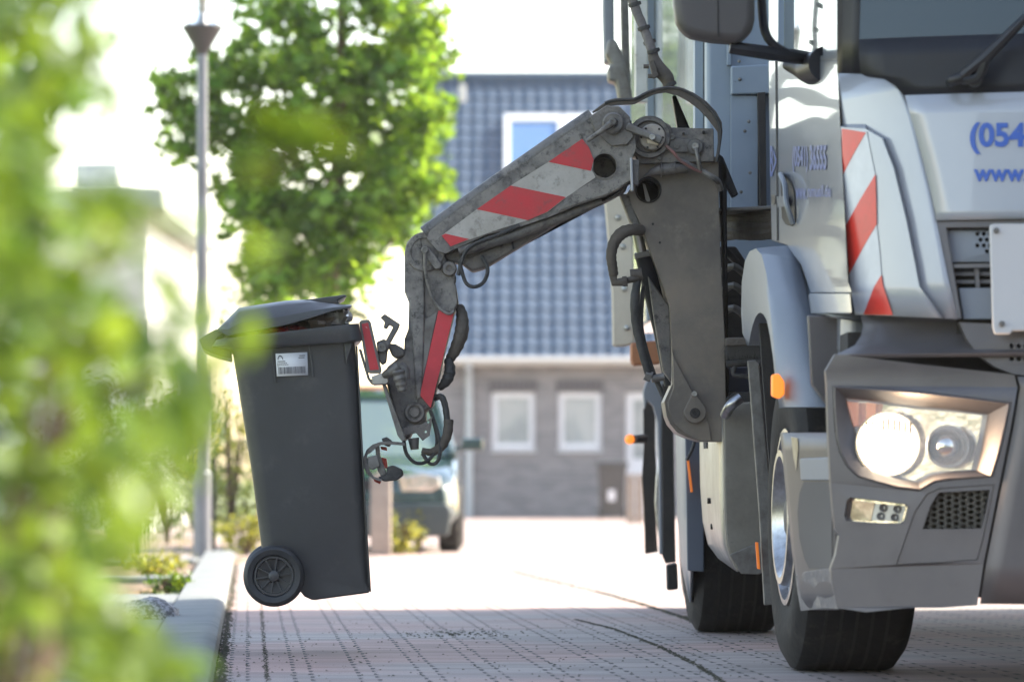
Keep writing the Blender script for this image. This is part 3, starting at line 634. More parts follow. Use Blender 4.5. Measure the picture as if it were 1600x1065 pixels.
# wheels and axle
for w0, sg in ((-.045, -1), (DW+.01, 1)):
    c = bp_(428.5, 899, w0+.03); R_ = 48/F*BD
    ax = Vector((-YAW*0, 1, 0))
    wh = M().lathe(c, (0, sg, 0), [(-.025, .066), (-.02, R_*.86), (-.012, R_*.95), (.0, R_), (.02, R_*1.0), (.032, R_*.94), (.037, R_*.86), (.033, R_*.70), (.028, R_*.66), (.01, R_*.65)], 48).build('wheel', mat('bin_tyre', (.026, .027, .029), rough=.5, scale=5, bump=.1) if sg < 0 else bpy.data.materials['bin_tyre'], wb)
    rim = M().lathe(c, (0, sg, 0), [(.02, R_*.66), (.026, R_*.64), (.026, R_*.58), (.008, R_*.56), (.004, R_*.2), (.03, R_*.17), (.034, R_*.1), (.034, .0005)], 40)
    rim.lathe(c, (0, sg, 0), [(.0, .0005), (-.002, R_*.66)], 40)
    for k_ in range(10):
        a = k_*math.pi/5+.15; u = Vector((math.cos(a), 0, math.sin(a)))
        rim.box(c+u*R_*.38+Vector((0, sg*.012, 0)), (R_*.46, .024, .005), Matrix.Rotation(-a, 3, 'Y'))
    rim.build('rim', m_bin, wh, ang=30)
M().tube([bp_(428.5, 899, -.01), bp_(428.5, 899, DW+.02)], .011, seg=12, smooth=0).build('axle', m_steel, wb)
# paper label with barcode
def lab(u, v, o=-.0075):   # label coordinates 0..1
    x = lerp(lerp(430.5, 480, u), lerp(432.5, 481.5, u), v); y = lerp(lerp(552.5, 550, u), lerp(588, 586, u), v); return bp_(x, y, o+.004*v)
lb = M(); n = 2; lb.grid([[lab(i/n, j/n) for i in range(n+1)] for j in range(n+1)]); lb = lb.build('label', m_label, wb, solid=.001)
q = M(); u = .06; rb = random.Random(2)
while u < .92:
    w = rb.choice((.008, .012, .02)); q.add([lab(u, .6, -.0092), lab(u+w, .6, -.0092), lab(u+w, .9, -.0092), lab(u, .9, -.0092)], [(0, 1, 2, 3)]); u += w+rb.choice((.008, .012, .018))
for u0, u1, v0, v1 in ((.05, .3, .33, .37), (.03, .35, .42, .45), (.03, .4, .49, .515), (.03, .1, .55, .57), (.75, .93, .12, .16), (.72, .91, .21, .25)):
    for i in range(6):
        a = lerp(u0, u1, i/6); c = lerp(u0, u1, (i+.8)/6); q.add([lab(a, v0, -.0092), lab(c, v0, -.0092), lab(c, v1, -.0092), lab(a, v1, -.0092)], [(0, 1, 2, 3)])
for i in range(8):
    a0 = math.pi*i/8; a1 = math.pi*(i+1)/8; q.add([lab(.14-.085*math.cos(a0), .26-.18*math.sin(a0), -.0092), lab(.14-.085*math.cos(a1), .26-.18*math.sin(a1), -.0092), lab(.14-.06*math.cos(a1), .26-.13*math.sin(a1), -.0092), lab(.14-.06*math.cos(a0), .26-.13*math.sin(a0), -.0092)], [(0, 1, 2, 3)])
q.build('barcode', m_inkd, lb)
# rubbish bags bulging out under the lid
def bag(name, cx_, cy_, rx, ry, w, rw, material, lab_, seed):
    rb = random.Random(seed); q = M(); n = 22; rows = []
    for i in range(11):
        ph = -math.pi/2+math.pi*i/10; row = []
        for k in range(n):
            a = 2*math.pi*k/n; f = 1+.22*rb.uniform(-1, 1)
            row.append(bp_(cx_+rx*math.cos(ph)*math.cos(a)*f, cy_-ry*math.sin(ph)*(1+.1*rb.uniform(-1, 1)), w+rw*math.cos(ph)*math.sin(a)*f))
        rows.append(row)
    q.grid(rows, True); o = q.build(name, material, None, ang=20, origin=bp_(cx_, cy_, w)); tag(o, lab_, 'rubbish bag'); return o
m_film = mat('clear_film', (.45, .44, .42), (.30, .27, .25), rough=.2, scale=14, bump=.8, bscale=30, coat=.5)
bag('rubbish_bag', 440, 516, 50, 12, .18, .17, mat('red_rubbish', (.50, .05, .04), (.20, .09, .06), rough=.35, scale=16, bump=.8, bscale=30, lo=.45, hi=.55), 'red and brown rubbish bag squeezed under the bin lid, left one', 3)
bag('rubbish_bag', 503, 500, 42, 19, .22, .19, mat('brown_rubbish', (.18, .13, .10), (.40, .34, .30), rough=.3, scale=16, bump=.8, bscale=30, coat=.4), 'brown see through rubbish bag in the middle, under the raised lid', 4)
bag('rubbish_bag', 527, 493, 22, 17, .14, .10, m_film, 'clear crumpled plastic film bag poking out at the right end of the lid', 5)

# ================================================================== TRUCK
truck = empty('refuse_truck', (2.13, 16., 0), 'silver side loading refuse truck with lit headlight and striped arm gripping the bin', 'truck')
Tm = truck; XC = 2.13
def dF(X, z): return 12.25+.3*((XC-X)/1.22)**2+.055*max(0, (z-1.15))
def fr(x, y, off=0.):
    d = 12.4
    for _ in range(5): p = P(x, y, d); d = dF(p.x, p.z)
    p = P(x, y, d); return p+Vector((0, -off, 0))
def frw(X, z, off=0.): return Vector((X, dF(X, z)-off, z))
def patchF(L_, R_=None, n=24, off=0., fn=None):
    f = fn or (lambda x, y: fr(x, y)); rows = []
    for i, l in enumerate(L_):
        a = fr(*l[:2]); o = l[2] if len(l) > 2 else off
        if R_ is None: b = Vector((2*XC-a.x, 0, a.z)); o2 = o
        else: b = fr(*R_[i][:2]); o2 = R_[i][2] if len(R_[i]) > 2 else off
        rows.append([frw(lerp(a.x, b.x, j/n), lerp(a.z, b.z, j/n), lerp(o, o2, j/n)) for j in range(n+1)])
    return rows
# --- side plane of the truck (door): from front corner to rear edge
SA = Vector((.983, 12.8)); SB = Vector((.869, 14.3))
def side(x, y, off=0.):
    k = (SB.x-SA.x)/(SB.y-SA.y); u = (x-CX)/F; d = (SA.x-k*SA.y)/(u-k); p = P(x, y, d); return p+Vector((-off, 0, 0))
# --- bumper
BO = [(1305, 553), (1440, 569), (1585, 585), (1590, 605), (1580, 665), (1565, 740), (1549, 820), (1537, 880), (1527, 945), (1470, 949), (1418, 949), (1353, 956), (1309, 949), (1300, 905), (1298, 888), (1306, 866), (1311, 836), (1305, 827), (1301, 790), (1298, 753), (1294, 670), (1292, 600), (1290, 579)]
GO = [(1302, 603), (1360, 606), (1440, 612), (1510, 620), (1579, 629), (1571, 668), (1561, 710), (1550, 744), (1520, 746), (1482, 749), (1460, 753), (1437, 766), (1403, 762), (1365, 752), (1340, 744), (1324, 729), (1312, 706), (1306, 680), (1303, 640)]
LO = [(1324, 622), (1370, 626), (1440, 635), (1500, 641), (1545, 647), (1541, 670), (1535, 702), (1527, 734), (1500, 736), (1476, 738), (1458, 742), (1437, 753), (1403, 748), (1365, 735), (1353, 722), (1345, 705), (1337, 669), (1332, 655), (1328, 640)]
FO = [(1329, 777), (1375, 783), (1415, 788), (1419, 792), (1414, 812), (1408, 817), (1365, 816), (1323, 813), (1320, 806), (1324, 782)]
GI = [(1449, 772), (1470, 763), (1510, 760), (1553, 757), (1544, 800), (1535, 845), (1527, 873), (1470, 878), (1401, 881), (1412, 850), (1430, 800)]
HC = [(1467, 769), (1505, 767), (1547, 765), (1542, 795), (1534, 825), (1490, 826), (1442, 826), (1454, 790)]
def grow(poly, k):
    cx_ = sum(p[0] for p in poly)/len(poly); cy_ = sum(p[1] for p in poly)/len(poly); out = []
    for x, y in poly:
        d = math.hypot(x-cx_, y-cy_); out.append((x+(x-cx_)/d*k, y+(y-cy_)/d*k))
    return out
bump = M().prism(BO, 0, .07, holes=[grow(GO, 1.2), grow(FO, 1), grow(GI, 1.2)], fn=fr).build('bumper', m_grey, Tm, bevel=.0035, mir=XC)
# top shelf of bumper, concave
sh = patchF([(1350, 490, -.13), (1354, 505, -.12), (1350, 522, -.10), (1338, 538, -.06), (1318, 548, -.02), (1305, 553.5, .0), (1303, 560, -.004)], None, 40)
M().grid(sh).build('bumper_top', m_grey, bump, solid=.02, ang=40)
# side return of the shelf
ce = M()
gap = [(1590, 588), (1594, 605), (1584, 665), (1569, 740), (1553, 820), (1541, 880), (1531, 943)]
ce.grid(patchF([(x, y, .0) for x, y in gap], None, 30)).build('bumper_centre', m_grey, bump, solid=.05, ang=40, off=-1)
bz = M(); bz.grid([[frw(XC+s_*.62, z, .012) for s_ in (-1, -.5, 0, .5, 1)] for z in (.34, .56)]); bz.build('lower_grille', m_black, bump, solid=.02)
# curved bracket with round holes right of the shelf
M().prism([(1500, 503), (1620, 506), (1700, 512), (1700, 590), (1640, 590), (1585, 584), (1556, 573), (1530, 555), (1512, 530)], 0, .05, holes=[circ(1582+11*i+5*(j % 2), 540+10*j, 4, 8) for i in range(9) for j in range(3) if 1582+11*i+5*(j % 2) < 1690], fn=lambda x, y: fr(x, y, .0-.02)).build('step_bracket', m_grey, bump, bevel=.004)
M().box((XC, 12.86, .665), (2.26, .3, .79)).build('bumper_backing', m_dark, bump)  # dark box added to stop light showing through the bumper gap
# headlight surround sloping in, reflector bowl, lamps
hr = M(); k = len(GO)
hr.grid([[fr(*p, 0) for p in grow(GO, .2)], [fr(*p, .004) for p in grow(GO, -3)], [fr(*p, -.035) for p in grow(LO, 2)], [fr(*p, -.045) for p in LO], [fr(*p, -.12) for p in grow(LO, -3)]], True)
hl = hr.build('headlight', m_grey, Tm, ang=30)
M().prism(grow(LO, 2), 0, .01, fn=lambda x, y: fr(x, y, -.12)).build('reflector_panel', m_refl, hl)
def lampdisc(x, y, r, off, m, name, rings):
    c = fr(x, y, off); M().lathe(c, (0, 1, 0), [(a, r*q/F*12.4) for a, q in rings], 48).build(name, m, hl)
lampdisc(1390, 693, 49, -.055, m_refl, 'lamp_bowl', [(0, 1.05), (.0, 1.0), (.04, .93), (.05, .01)])
lampdisc(1390, 693, 47, -.06, m_lamp, 'lamp_lens', [(0, 1.0), (-.012, .9), (-.022, .6), (-.026, .01)])
q = M()
for i in range(-4, 5): q.box(fr(1390+i*8.5, 662+abs(i)*1.6, -.028), (.007, .004, .035))
q.build('lens_flute', mat('flute', (.10, .07, .045), rough=.3), hl)
lampdisc(1484, 697, 31, -.07, m_refl, 'lamp_bowl', [(-.01, 1.05), (-.01, .98), (.03, .8), (.045, .01)])
lampdisc(1484, 697, 20, -.06, m_refl, 'lamp_lens', [(0, 1.0), (-.016, .82), (-.026, .45), (-.028, .01)])
lampdisc(1484, 697, 31, -.065, m_chrome, 'lamp_ring', [(0, 1.1), (-.012, 1.06), (-.012, .97), (0, .95)])
M().prism([(1327, 626), (1345, 628), (1345, 662), (1338, 666)], 0, .02, fn=lambda x, y: fr(x, y, -.08)).build('turn_lamp', m_orange, hl)
M().prism([(1357, 628), (1372, 629), (1372, 650), (1357, 655)], 0, .02, fn=lambda x, y: fr(x, y, -.08)).build('turn_lamp', m_orange, hl)
lc = mat('clear_lens', (1, 1, 1), rough=.02, spec=.5); b_ = lc.node_tree.nodes['Principled BSDF']; b_.inputs['Alpha'].default_value = .14
M().prism(LO, 0, .004, fn=lambda x, y: fr(x, y, -.033)).build('cover_lens', lc, hl)
ll = bpy.data.lights.new('headlamp', 'SPOT'); ll.energy = 13; ll.color = (1, .68, .42); ll.spot_size = math.radians(172); ll.spot_blend = .6; ll.shadow_soft_size = .05
lo = bpy.data.objects.new('headlamp_glow', ll); COL.objects.link(lo); pc = fr(1390, 693, .0); lo.location = pc-Vector((2.13, 16., 0)); lo.rotation_euler = (math.radians(90), 0, math.radians(180)); lo.parent = truck
# fog lamp
fg = M(); fg.grid([[fr(*p, .0) for p in grow(FO, 1)], [fr(*p, -.02) for p in FO], [fr(*p, -.05) for p in FO]], True); fg = fg.build('fog_lamp', m_grey, Tm, ang=30)
M().prism(FO, 0, .01, fn=lambda x, y: fr(x, y, -.035)).build('reflector_panel', m_refl, fg)
M().prism([(1327, 780), (1368, 785), (1362, 814), (1324, 811)], 0, .01, fn=lambda x, y: fr(x, y, -.03)).build('lens', mat('fog_glass', (.25, .2, .18), (.6, .55, .5), rough=.08, scale=18, metal=.6, coat=1), fg)
for x, y in ((1381, 793), (1403, 795), (1377, 806), (1399, 808)):
    M().lathe(fr(x, y, -.028), (0, -1, 0), [(0, .012), (.003, .012), (.003, .009), (-.004, .006), (-.004, .0002)], 20).build('led_lamp', m_steel, fg)
M().prism([(1369, 786), (1417, 790), (1410, 815), (1363, 813)], 0, .004, fn=lambda x, y: fr(x, y, -.033)).build('led_panel', m_alu, fg)
# side intake with honeycomb
gi = M().prism(GI, 0, .05, holes=[HC], fn=lambda x, y: fr(x, y, -.004)).build('intake_panel', m_grey, Tm, bevel=.004)
hx = M(); hs_ = 11.5
for i in range(11):
    for j in range(8):
        x = 1438+i*hs_; y = 768+j*hs_*.78+(hs_*.39 if i % 2 else 0)
        xa_ = 1467-(y-769)*.44; xb_ = 1547-(y-765)*.21
        if xa_-5 < x < xb_+5 and y < 828:
            o_ = [fr(x+6.9*math.cos(a), y+5.6*math.sin(a), -.02) for a in [k*math.pi/3 for k in range(6)]]; n_ = [fr(x+5.3*math.cos(a), y+4.2*math.sin(a), -.02) for a in [k*math.pi/3 for k in range(6)]]; e_ = [p+Vector((0, .02, 0)) for p in n_]
            hx.grid([o_, n_, e_], True)
hx.build('honeycomb', mat('honeycomb_mesh', (.10, .09, .07), rough=.5), gi, ang=20)
M().prism(grow(HC, 3), 0, .01, fn=lambda x, y: fr(x, y, -.048)).build('backing', mat('intake_dark', (.05, .04, .025), rough=.8), gi)
# --- corner and step side of the bumper (along the wheel arch)
st = M(); rows = []
for yy, xl, xr in ((676, 1219, 1296), (705, 1222, 1298), (760, 1227, 1300), (800, 1231, 1303), (860, 1237, 1302), (897, 1243, 1302), (925, 1246, 1305), (952, 1254, 1311)):
    rows.append([P(lerp(xl, xr, t_), yy, lerp(13.36, 12.66, t_**.8)) for t_ in [i/14 for i in range(15)]])
def stepx(x, y, off=.012):
    tb_ = ((676, 1219, 1296), (705, 1222, 1298), (760, 1227, 1300), (800, 1231, 1303), (860, 1237, 1302), (897, 1243, 1302), (925, 1246, 1305), (952, 1254, 1311))
    for (a, b__, c__), (a2, b2_, c2_) in zip(tb_, tb_[1:]):
        if y <= a2: break
    q = min(1, max(0, (y-a)/(a2-a))); xl = lerp(b__, b2_, q); xr = lerp(c__, c2_, q); t_ = min(1, max(0, (x-xl)/(xr-xl)))
    return P(x, y, lerp(13.36, 12.66, t_**.8)-off*(1 if t_ > .15 else .4))
st.grid(rows); stp = st.build('step_panel', m_grey, Tm, solid=.02, ang=40)
M().prism([(1244, 898), (1262, 892), (1290, 888), (1302, 889), (1311, 951), (1285, 950), (1252, 954), (1247, 925)], 0, .03, fn=lambda x, y: stepx(x, y, .02)).build('bumper_corner', mat('scuffed_plastic', (.17, .16, .16), (.34, .30, .26), rough=.5, scale=16, lo=.55, hi=.62, bump=.5, bscale=30), stp, bevel=.008)
M().grid([[stepx(lerp(a, c, j/8), y) for j in range(9)] for y, a, c in ((752, 1256, 1299), (770, 1249, 1299), (800, 1246, 1300), (840, 1249, 1300), (870, 1256, 1300), (888, 1264, 1301))]).build('step_recess', mat('step_recess_grey', (.085, .08, .08), rough=.6), stp)  # darker grey sheet stands in for the lower step recess
M().prism([(1251, 716), (1296, 714), (1297, 722), (1296, 750), (1253, 750)], 0, .05, fn=lambda x, y: stepx(x, y, .035)).build('step', m_greyblue, stp, bevel=.006)
M().prism([(1236, 682), (1246, 684), (1247, 700), (1244, 735), (1240, 715)], 0, .006, fn=lambda x, y: stepx(x, y, .01)).build('trim', m_chrome, stp, bevel=.002)
# --- front fender (wheel arch), real arc
fd = M()
Lf = [(1181, 388, 13.98), (1190, 398, 13.85), (1197, 425, 13.7), (1204, 470, 13.5), (1210, 540, 13.38), (1215, 590, 13.33), (1221, 636, 13.3)]
Rf = [(1236, 384, 13.95), (1253, 410, 13.8), (1263, 450, 13.62), (1272, 495, 13.42), (1285, 555, 13.3), (1293, 600, 13.2), (1296, 636, 13.15)]
rows = []
for a, c in zip(Lf, Rf):
    pa, pc_ = P(*a), P(*c); n = 10; rows.append([pa.lerp(pc_, j/n)+Vector((0, -.05*math.sin(math.pi*j/n), 0)) for j in range(n+1)])
rows.append([p+Vector((0, .12, -.0)) for p in rows[-1]])
fd.grid(rows)
outer_ = [(1221, 636, 13.3), (1215, 590, 13.33), (1210, 540, 13.38), (1204, 470, 13.5), (1197, 425, 13.7), (1190, 398, 13.85), (1181, 388, 13.98), (1171, 393, 14.12), (1164, 408, 14.25), (1159, 440, 14.4), (1158, 490, 14.52), (1160, 520, 14.58), (1168, 540, 14.6)]
inner_ = [(1218, 636, 13.34), (1212, 600, 13.38), (1208, 560, 13.44), (1203, 525, 13.56), (1198, 500, 13.72), (1193, 491, 13.86), (1188, 488, 13.98), (1184, 490, 14.08), (1180, 496, 14.2), (1176, 508, 14.34), (1173, 520, 14.46), (1171, 532, 14.55), (1170, 540, 14.6)]
srow = [[P(*a)+Vector((0, 0, 0)) for a in outer_], [P(lerp(a[0], b__[0], .35)-1.5, lerp(a[1], b__[1], .35), lerp(a[2], b__[2], .35)) for a, b__ in zip(outer_, inner_)], [P(*a) for a in inner_]]
fd.grid(srow); fd.grid([[P(*a) for a in inner_], [P(*a)+Vector((.28, 0, 0)) for a in inner_]])
tp = [P(1181, 388, 13.98), P(1171, 393, 14.12), P(1164, 408, 14.25), P(1159, 440, 14.4), P(1158, 490, 14.52)]
fd.grid([tp, [p+Vector((.14, 0, .005)) for p in tp]])
fen = fd.build('front_fender', m_greyblue, Tm, solid=.008, ang=42, off=-1)
# inner rounded shoulder between fender and door sill
M().grid([[P(1236, 384, 13.96), P(1262, 392, 13.7), P(1271, 430, 13.45), P(1274, 490, 13.3)], [P(1250, 386, 14.0), P(1285, 400, 13.6), P(1296, 440, 13.2), P(1300, 492, 13.0)], [P(1263, 410, 14.05), P(1300, 430, 13.6), P(1330, 470, 13.1), P(1345, 498, 12.9)]]).build('fender_shoulder', m_greyblue, fen, solid=.01)
M().prism([(1262, 492), (1352, 492), (1340, 540), (1306, 556), (1292, 580), (1296, 640), (1268, 600)], 0, .05, fn=lambda x, y: P(x, y, 13.14)).build('inner_panel', m_grey, fen, bevel=.006)
M().prism([(1206, 585), (1217, 583), (1226, 596), (1226, 616), (1218, 623), (1206, 618)], 13.24, .05).build('side_lamp', m_orangelit, fen, bevel=.006)
# dark liner inside the arch
M().prism([(1186, 500), (1215, 500), (1296, 632), (1296, 1000), (1225, 980), (1200, 700)], 14.3, .04).build('arch_liner', m_dark, Tm)
# --- wheels
def wheel(cx_, d, z, R_=.5, w=.37, yaw=.09, ring_=.225, dish=.06, spokes=10):
    ax = Vector((-math.cos(yaw), -math.sin(yaw), 0)); c = Vector((cx_, d, z))      # axis points out to the left
    o = M().lathe(c, ax, [(-w, .25), (-w, R_*.9), (-w+.03, R_*.985), (-w+.05, R_), (-.05, R_), (-.03, R_*.985), (-.004, R_*.9), (0, R_*.75), (-.006, R_*.62), (-.02, .285)], 72)
    wh = o.build('wheel', m_rub, Tm)
    g_ = M()
    for a in (.085, .135, .185, .235, .285): g_.lathe(c, ax, [(-a, R_-.0005), (-a, R_+.0012), (-a-.010, R_+.0012), (-a-.010, R_-.0005)], 72)
    g_.build('tread_groove', m_dark, wh)
    r = M().lathe(c, ax, [(-.02, .29), (-.005, .288), (-.004, .27), (-.03, .26), (-.04, ring_*1.02)], 56)
    r.lathe(c, ax, [(-.04, ring_*1.02), (.0, ring_), (.012, ring_*.97), (.012, ring_*.88), (-.01, ring_*.8), (-dish, ring_*.6), (-dish, .08)], 56)
    rim = r.build('rim', m_chrome, wh)
    b_ = M(); u = ax.orthogonal().normalized(); v = ax.cross(u)
    M().lathe(c, ax, [(-dish, .085), (-.02, .078), (-.008, .05), (-.008, .001)], 32).build('hub', m_hub, rim)
    for i in range(spokes): t_ = 2*math.pi*i/spokes; M().cyl(c+ax*(-dish)+(u*math.cos(t_)+v*math.sin(t_))*.115, ax, .014, .03, 8).build('wheel_nut', m_steel, rim)
wheel(.884, 13.92, .5, yaw=.06, w=.38); wheel(.725, 17.5, .5, yaw=.04, w=.365); wheel(.83, 20.5, .5, yaw=.04)
M().prism([(1033, 714), (1036, 722), (1037, 790), (1036, 862), (1031, 852), (1026, 820), (1023, 785), (1025, 745), (1029, 722)], 20.3, .03).build('hub_ring', m_chrome, Tm, bevel=.006)
wheel(2.13+1.26, 13.98, .5, yaw=math.pi+.09); wheel(3.28, 17.6, .5, yaw=math.pi+.05)
# --- door, sill, pillar
m_door = m_silver
dr = M().prism([(1202, 95), (1250, 95), (1308, 95), (1318, 300), (1325, 440), (1331, 457), (1269, 457), (1253, 412), (1230, 382), (1207, 375), (1204, 240)], 0, .05, fn=side).build('door', m_door, Tm, bevel=.006)
M().prism([(1268, 458), (1331, 458), (1334, 489), (1272, 489)], 0, .06, fn=lambda x, y: side(x, y, .006)).build('door_sill', m_white, Tm, bevel=.008)
M().add([side(1212, 96, .002), side(1214.5, 96, .002), side(1217, 376, .002), side(1214.5, 376, .002)], [(0, 1, 2, 3)]).build('door_seam', m_dark, dr)
M().prism([(1202, -330), (1308, -330), (1308, 94), (1202, 94)], 0, .05, holes=[[(1216, -280), (1288, -280), (1288, 86), (1216, 86)]], fn=side).build('window_frame', m_silver, Tm, bevel=.008)
M().prism([(1216, -280), (1288, -280), (1288, 86), (1216, 86)], 0, .01, fn=lambda x, y: side(x, y, -.02)).build('side_window', mat('side_glass', (.25, .29, .27), rough=.03, coat=1, spec=.9), Tm)
# handle and lock
M().prism([(1222, 274), (1228, 272), (1238, 285), (1243, 300), (1244, 345), (1240, 353), (1230, 350), (1224, 340)], 0, .02, fn=lambda x, y: side(x, y, .004)).build('door_handle', m_black, dr, bevel=.003)
hnd = M().tube([side(1224, 274, .01), side(1232, 274, .025), side(1241, 290, .03), side(1244, 320, .03), side(1244, 350, .01)], .009, seg=8); hnd.prism([(1224, 307), (1236, 306), (1240, 312), (1238, 322), (1226, 324)], 0, .015, fn=lambda x, y: side(x, y, .022)); hnd.build('handle_grip', m_pole, dr)
M().prism([(1209, 304), (1215, 304), (1214, 318), (1210, 320)], 0, .01, fn=lambda x, y: side(x, y, .008)).build('lock', m_chrome, dr, bevel=.002)
# lettering on the door
def lettering(s, x0, y0, x1, y1, fn, m, name, parent, bold=.02, skew=0, space=1.):
    v, f = txt(s, bold, space); M().add([fn(lerp(x0, x1, a), lerp(y1, y0, b__)+skew*a) for a, b__ in v], f).build(name, m, parent)
lettering('(0541)', 1240, 228, 1264, 270, lambda x, y: side(x, y, .004), m_bluefade, 'lettering', dr, .03)
lettering('36555', 1267, 226, 1293, 266, lambda x, y: side(x, y, .004), m_bluefade, 'lettering', dr, .03)
lettering('www.', 1245, 294, 1262, 312, lambda x, y: side(x, y, .004), m_bluefade, 'lettering', dr, .02)
lettering('nmusil.de', 1264, 289, 1300, 308, lambda x, y: side(x, y, .004), m_bluefade, 'lettering', dr, .02)
lettering('B>', 1205, 228, 1215, 276, lambda x, y: side(x, y, .004), m_bluefade, 'lettering', dr, .02)
# --- corner fairing, white, with the raised inner deflector
def fa(x, y, raise_=0.):
    d = 12.40+.40*max(0, (1497-x)/188)**1.8+.055*max(0, (P(0, y, 12.5).z-1.15)); return P(x, y, d-raise_)
def patchX(L_, R_, n, fn, **kw):
    return [[fn(lerp(a[0], b__[0], j/n), lerp(a[1], b__[1], j/n)) for j in range(n+1)] for a, b__ in zip(L_, R_)]
fL = [(1309, 115), (1311, 160), (1314, 200), (1318, 300), (1322, 370), (1326, 440), (1336, 492)]
fR = [(1378, 118), (1408, 140), (1424, 180), (1452, 293), (1468, 370), (1483, 440), (1497, 498)]
rows = patchX(fL, fR, 18, fa); rows[0] = [fa(lerp(1309, 1378, j/18), lerp(115, 119, (j/18)**2)) for j in range(19)]
far_ = M().grid(rows); fair = far_.build('corner_fairing', m_white, Tm, solid=.03, ang=40, mir=XC)
dL = [(1314, 199), (1315, 215), (1317, 271), (1321, 352), (1326, 427), (1328, 447), (1337, 491)]
dR = [(1352, 201), (1378, 216), (1396, 262), (1416, 345), (1430, 415), (1436, 447), (1471, 496)]
rf_ = .03
rows = patchX(dL, dR, 14, lambda x, y: fa(x, y, rf_))
edge = [fa(x+5, y+(1 if y < 480 else 0), 0.) for x, y in dR]
for r_, e_ in zip(rows, edge): r_.append(e_)
rows.insert(0, [fa(lerp(1314, 1352, min(1, j/14)), 194, .0) for j in range(16)])
dfl = M().grid(rows).build('deflector', m_white, fair, solid=.004, ang=30)
s1 = lambda x, y: fa(x, y, rf_+.0035)
sw = M()
wl_ = [(1315, 202), (1317, 271), (1321.6, 352), (1326.5, 427), (1328, 446), (1336.5, 490)]; wr_ = [(1354, 206), (1367, 271), (1369.5, 349), (1375, 400), (1378, 446), (1394, 491)]
sw.grid(patchX(wl_, wr_, 8, s1)); sw.build('reflective_sheet', m_white2, dfl)
s2 = lambda x, y: fa(x, y, rf_+.0055)
def strip(poly_l, poly_r): M().grid(patchX(poly_l, poly_r, 6, s2)).build('warning_stripe', m_red2, dfl)
strip([(1315, 201), (1316, 240), (1317, 272)], [(1353, 207), (1334, 240), (1317.6, 272)])
strip([(1367, 273), (1343, 313), (1321.5, 352), (1324, 390), (1326.5, 428)], [(1368, 274), (1369, 313), (1369.8, 350), (1348, 388), (1327, 428)])
strip([(1376.5, 430), (1366, 447), (1349, 491)], [(1377.5, 430), (1380, 447), (1395, 492)])
# --- front flap with the telephone number
fp = M().grid(patchF([(1414, 149), (1422, 180), (1438, 235), (1452, 290), (1461, 330), (1463, 344)], None, 40, off=.0)).build('front_flap', m_white, Tm, solid=.02, ang=40, off=-1)
ft = lambda x, y: fr(x, y, .004)
lettering('(0541) 365550', 1515, 191, 1800, 241, ft, m_blue, 'lettering', fp, .035, 0)
lettering('www.nmusil.de', 1521, 256, 1740, 284, ft, m_blue, 'lettering', fp, .03, 0)
# --- grille band
M().grid(patchF([(1470, 344, -.09), (1500, 500, -.09), (1500, 545, -.11)], None, 30)).build('grille_back', m_dark, Tm)
gr = M().prism([(1463, 345), (1700, 338), (1700, 354), (1480, 356), (1504, 498), (1492, 498), (1478, 420)], 0, .05, fn=lambda x, y: fr(x, y, -.01)).mirror(XC); 
gr.grid(patchF([(1488, 412, -.02), (1489, 418, -.02)], None, 20)); gr = gr.build('grille', m_grey, Tm, bevel=.004)
M().prism([(1482, 358), (1700, 356), (1700, 406), (1489, 408)], 0, .02, holes=[circ(1530+10*i+5*(j % 2), 364+9*j, 3.6, 8) for i in range(4) for j in range(4) if i+j < 9 and 1530+10*i+5*(j % 2) < 1570 and not (j > 2 and i < 1)], fn=lambda x, y: fr(x, y, -.045)).build('grille_panel', m_greyblue, gr, bevel=.003)
M().prism([(1500, 449), (1700, 447), (1700, 497), (1508, 498)], 0, .02, fn=lambda x, y: fr(x, y, -.04)).build('grille_panel', m_greyblue, gr, bevel=.003)
q = M(); q.prism([(1494, 424), (1700, 422), (1700, 427), (1495, 429)], 0, .02, fn=lambda x, y: fr(x, y, -.06)); q.prism([(1496, 436), (1700, 434), (1700, 440), (1497, 441)], 0, .02, fn=lambda x, y: fr(x, y, -.06)); q.prism([(1526, 418), (1532, 418), (1534, 448), (1528, 448)], 0, .02, fn=lambda x, y: fr(x, y, -.05)); q.build('slat', m_grey, gr)
pl = M().prism([(1551, 349), (1560, 347), (2340, 347), (2340, 517), (1585, 516), (1582, 521), (1558, 521), (1555, 510)], 0, .02, fn=lambda x, y: frw(P(x, y, 12.25).x, P(x, y, 12.25).z, .05)).build('white_plate', mat('carrier_plate', (.60, .58, .56), rough=.5), Tm, bevel=.006)
for x, y in ((1561, 358), (1569, 505)): M().lathe(frw(P(x, y, 12.25).x, P(x, y, 12.25).z, .052), (0, -1, 0), [(0, .009), (.004, .008), (.005, .0002)], 14).build('screw', m_steel, pl)
# --- windscreen, cowl, pillar, roof
M().grid(patchF([(1343, 61), (1343, 90), (1345, 114), (1352, 118), (1380, 122), (1400, 134), (1413, 149)], None, 30, off=-.012)).build('cowl', m_black, Tm, solid=.03, ang=40, off=-1)
M().grid(patchF([(1352, -380), (1350, -200), (1346, 0), (1344, 62)], None, 30, off=-.03)).build('windscreen', m_glass, Tm, ang=50)
pr = [[fa(x, y, -.0) for x in (1308, 1318, 1330, 1342)] for y in (-380, -200, 0, 60, 114)]
M().grid(pr).build('pillar', m_black, Tm, solid=.03, mir=XC)
M().grid(patchF([(1330, -420, -.3), (1330, -400, -.06), (1335, -380, -.0), (1342, -372, -.02)], None, 30)).build('roof_edge', m_white, Tm, solid=.02)
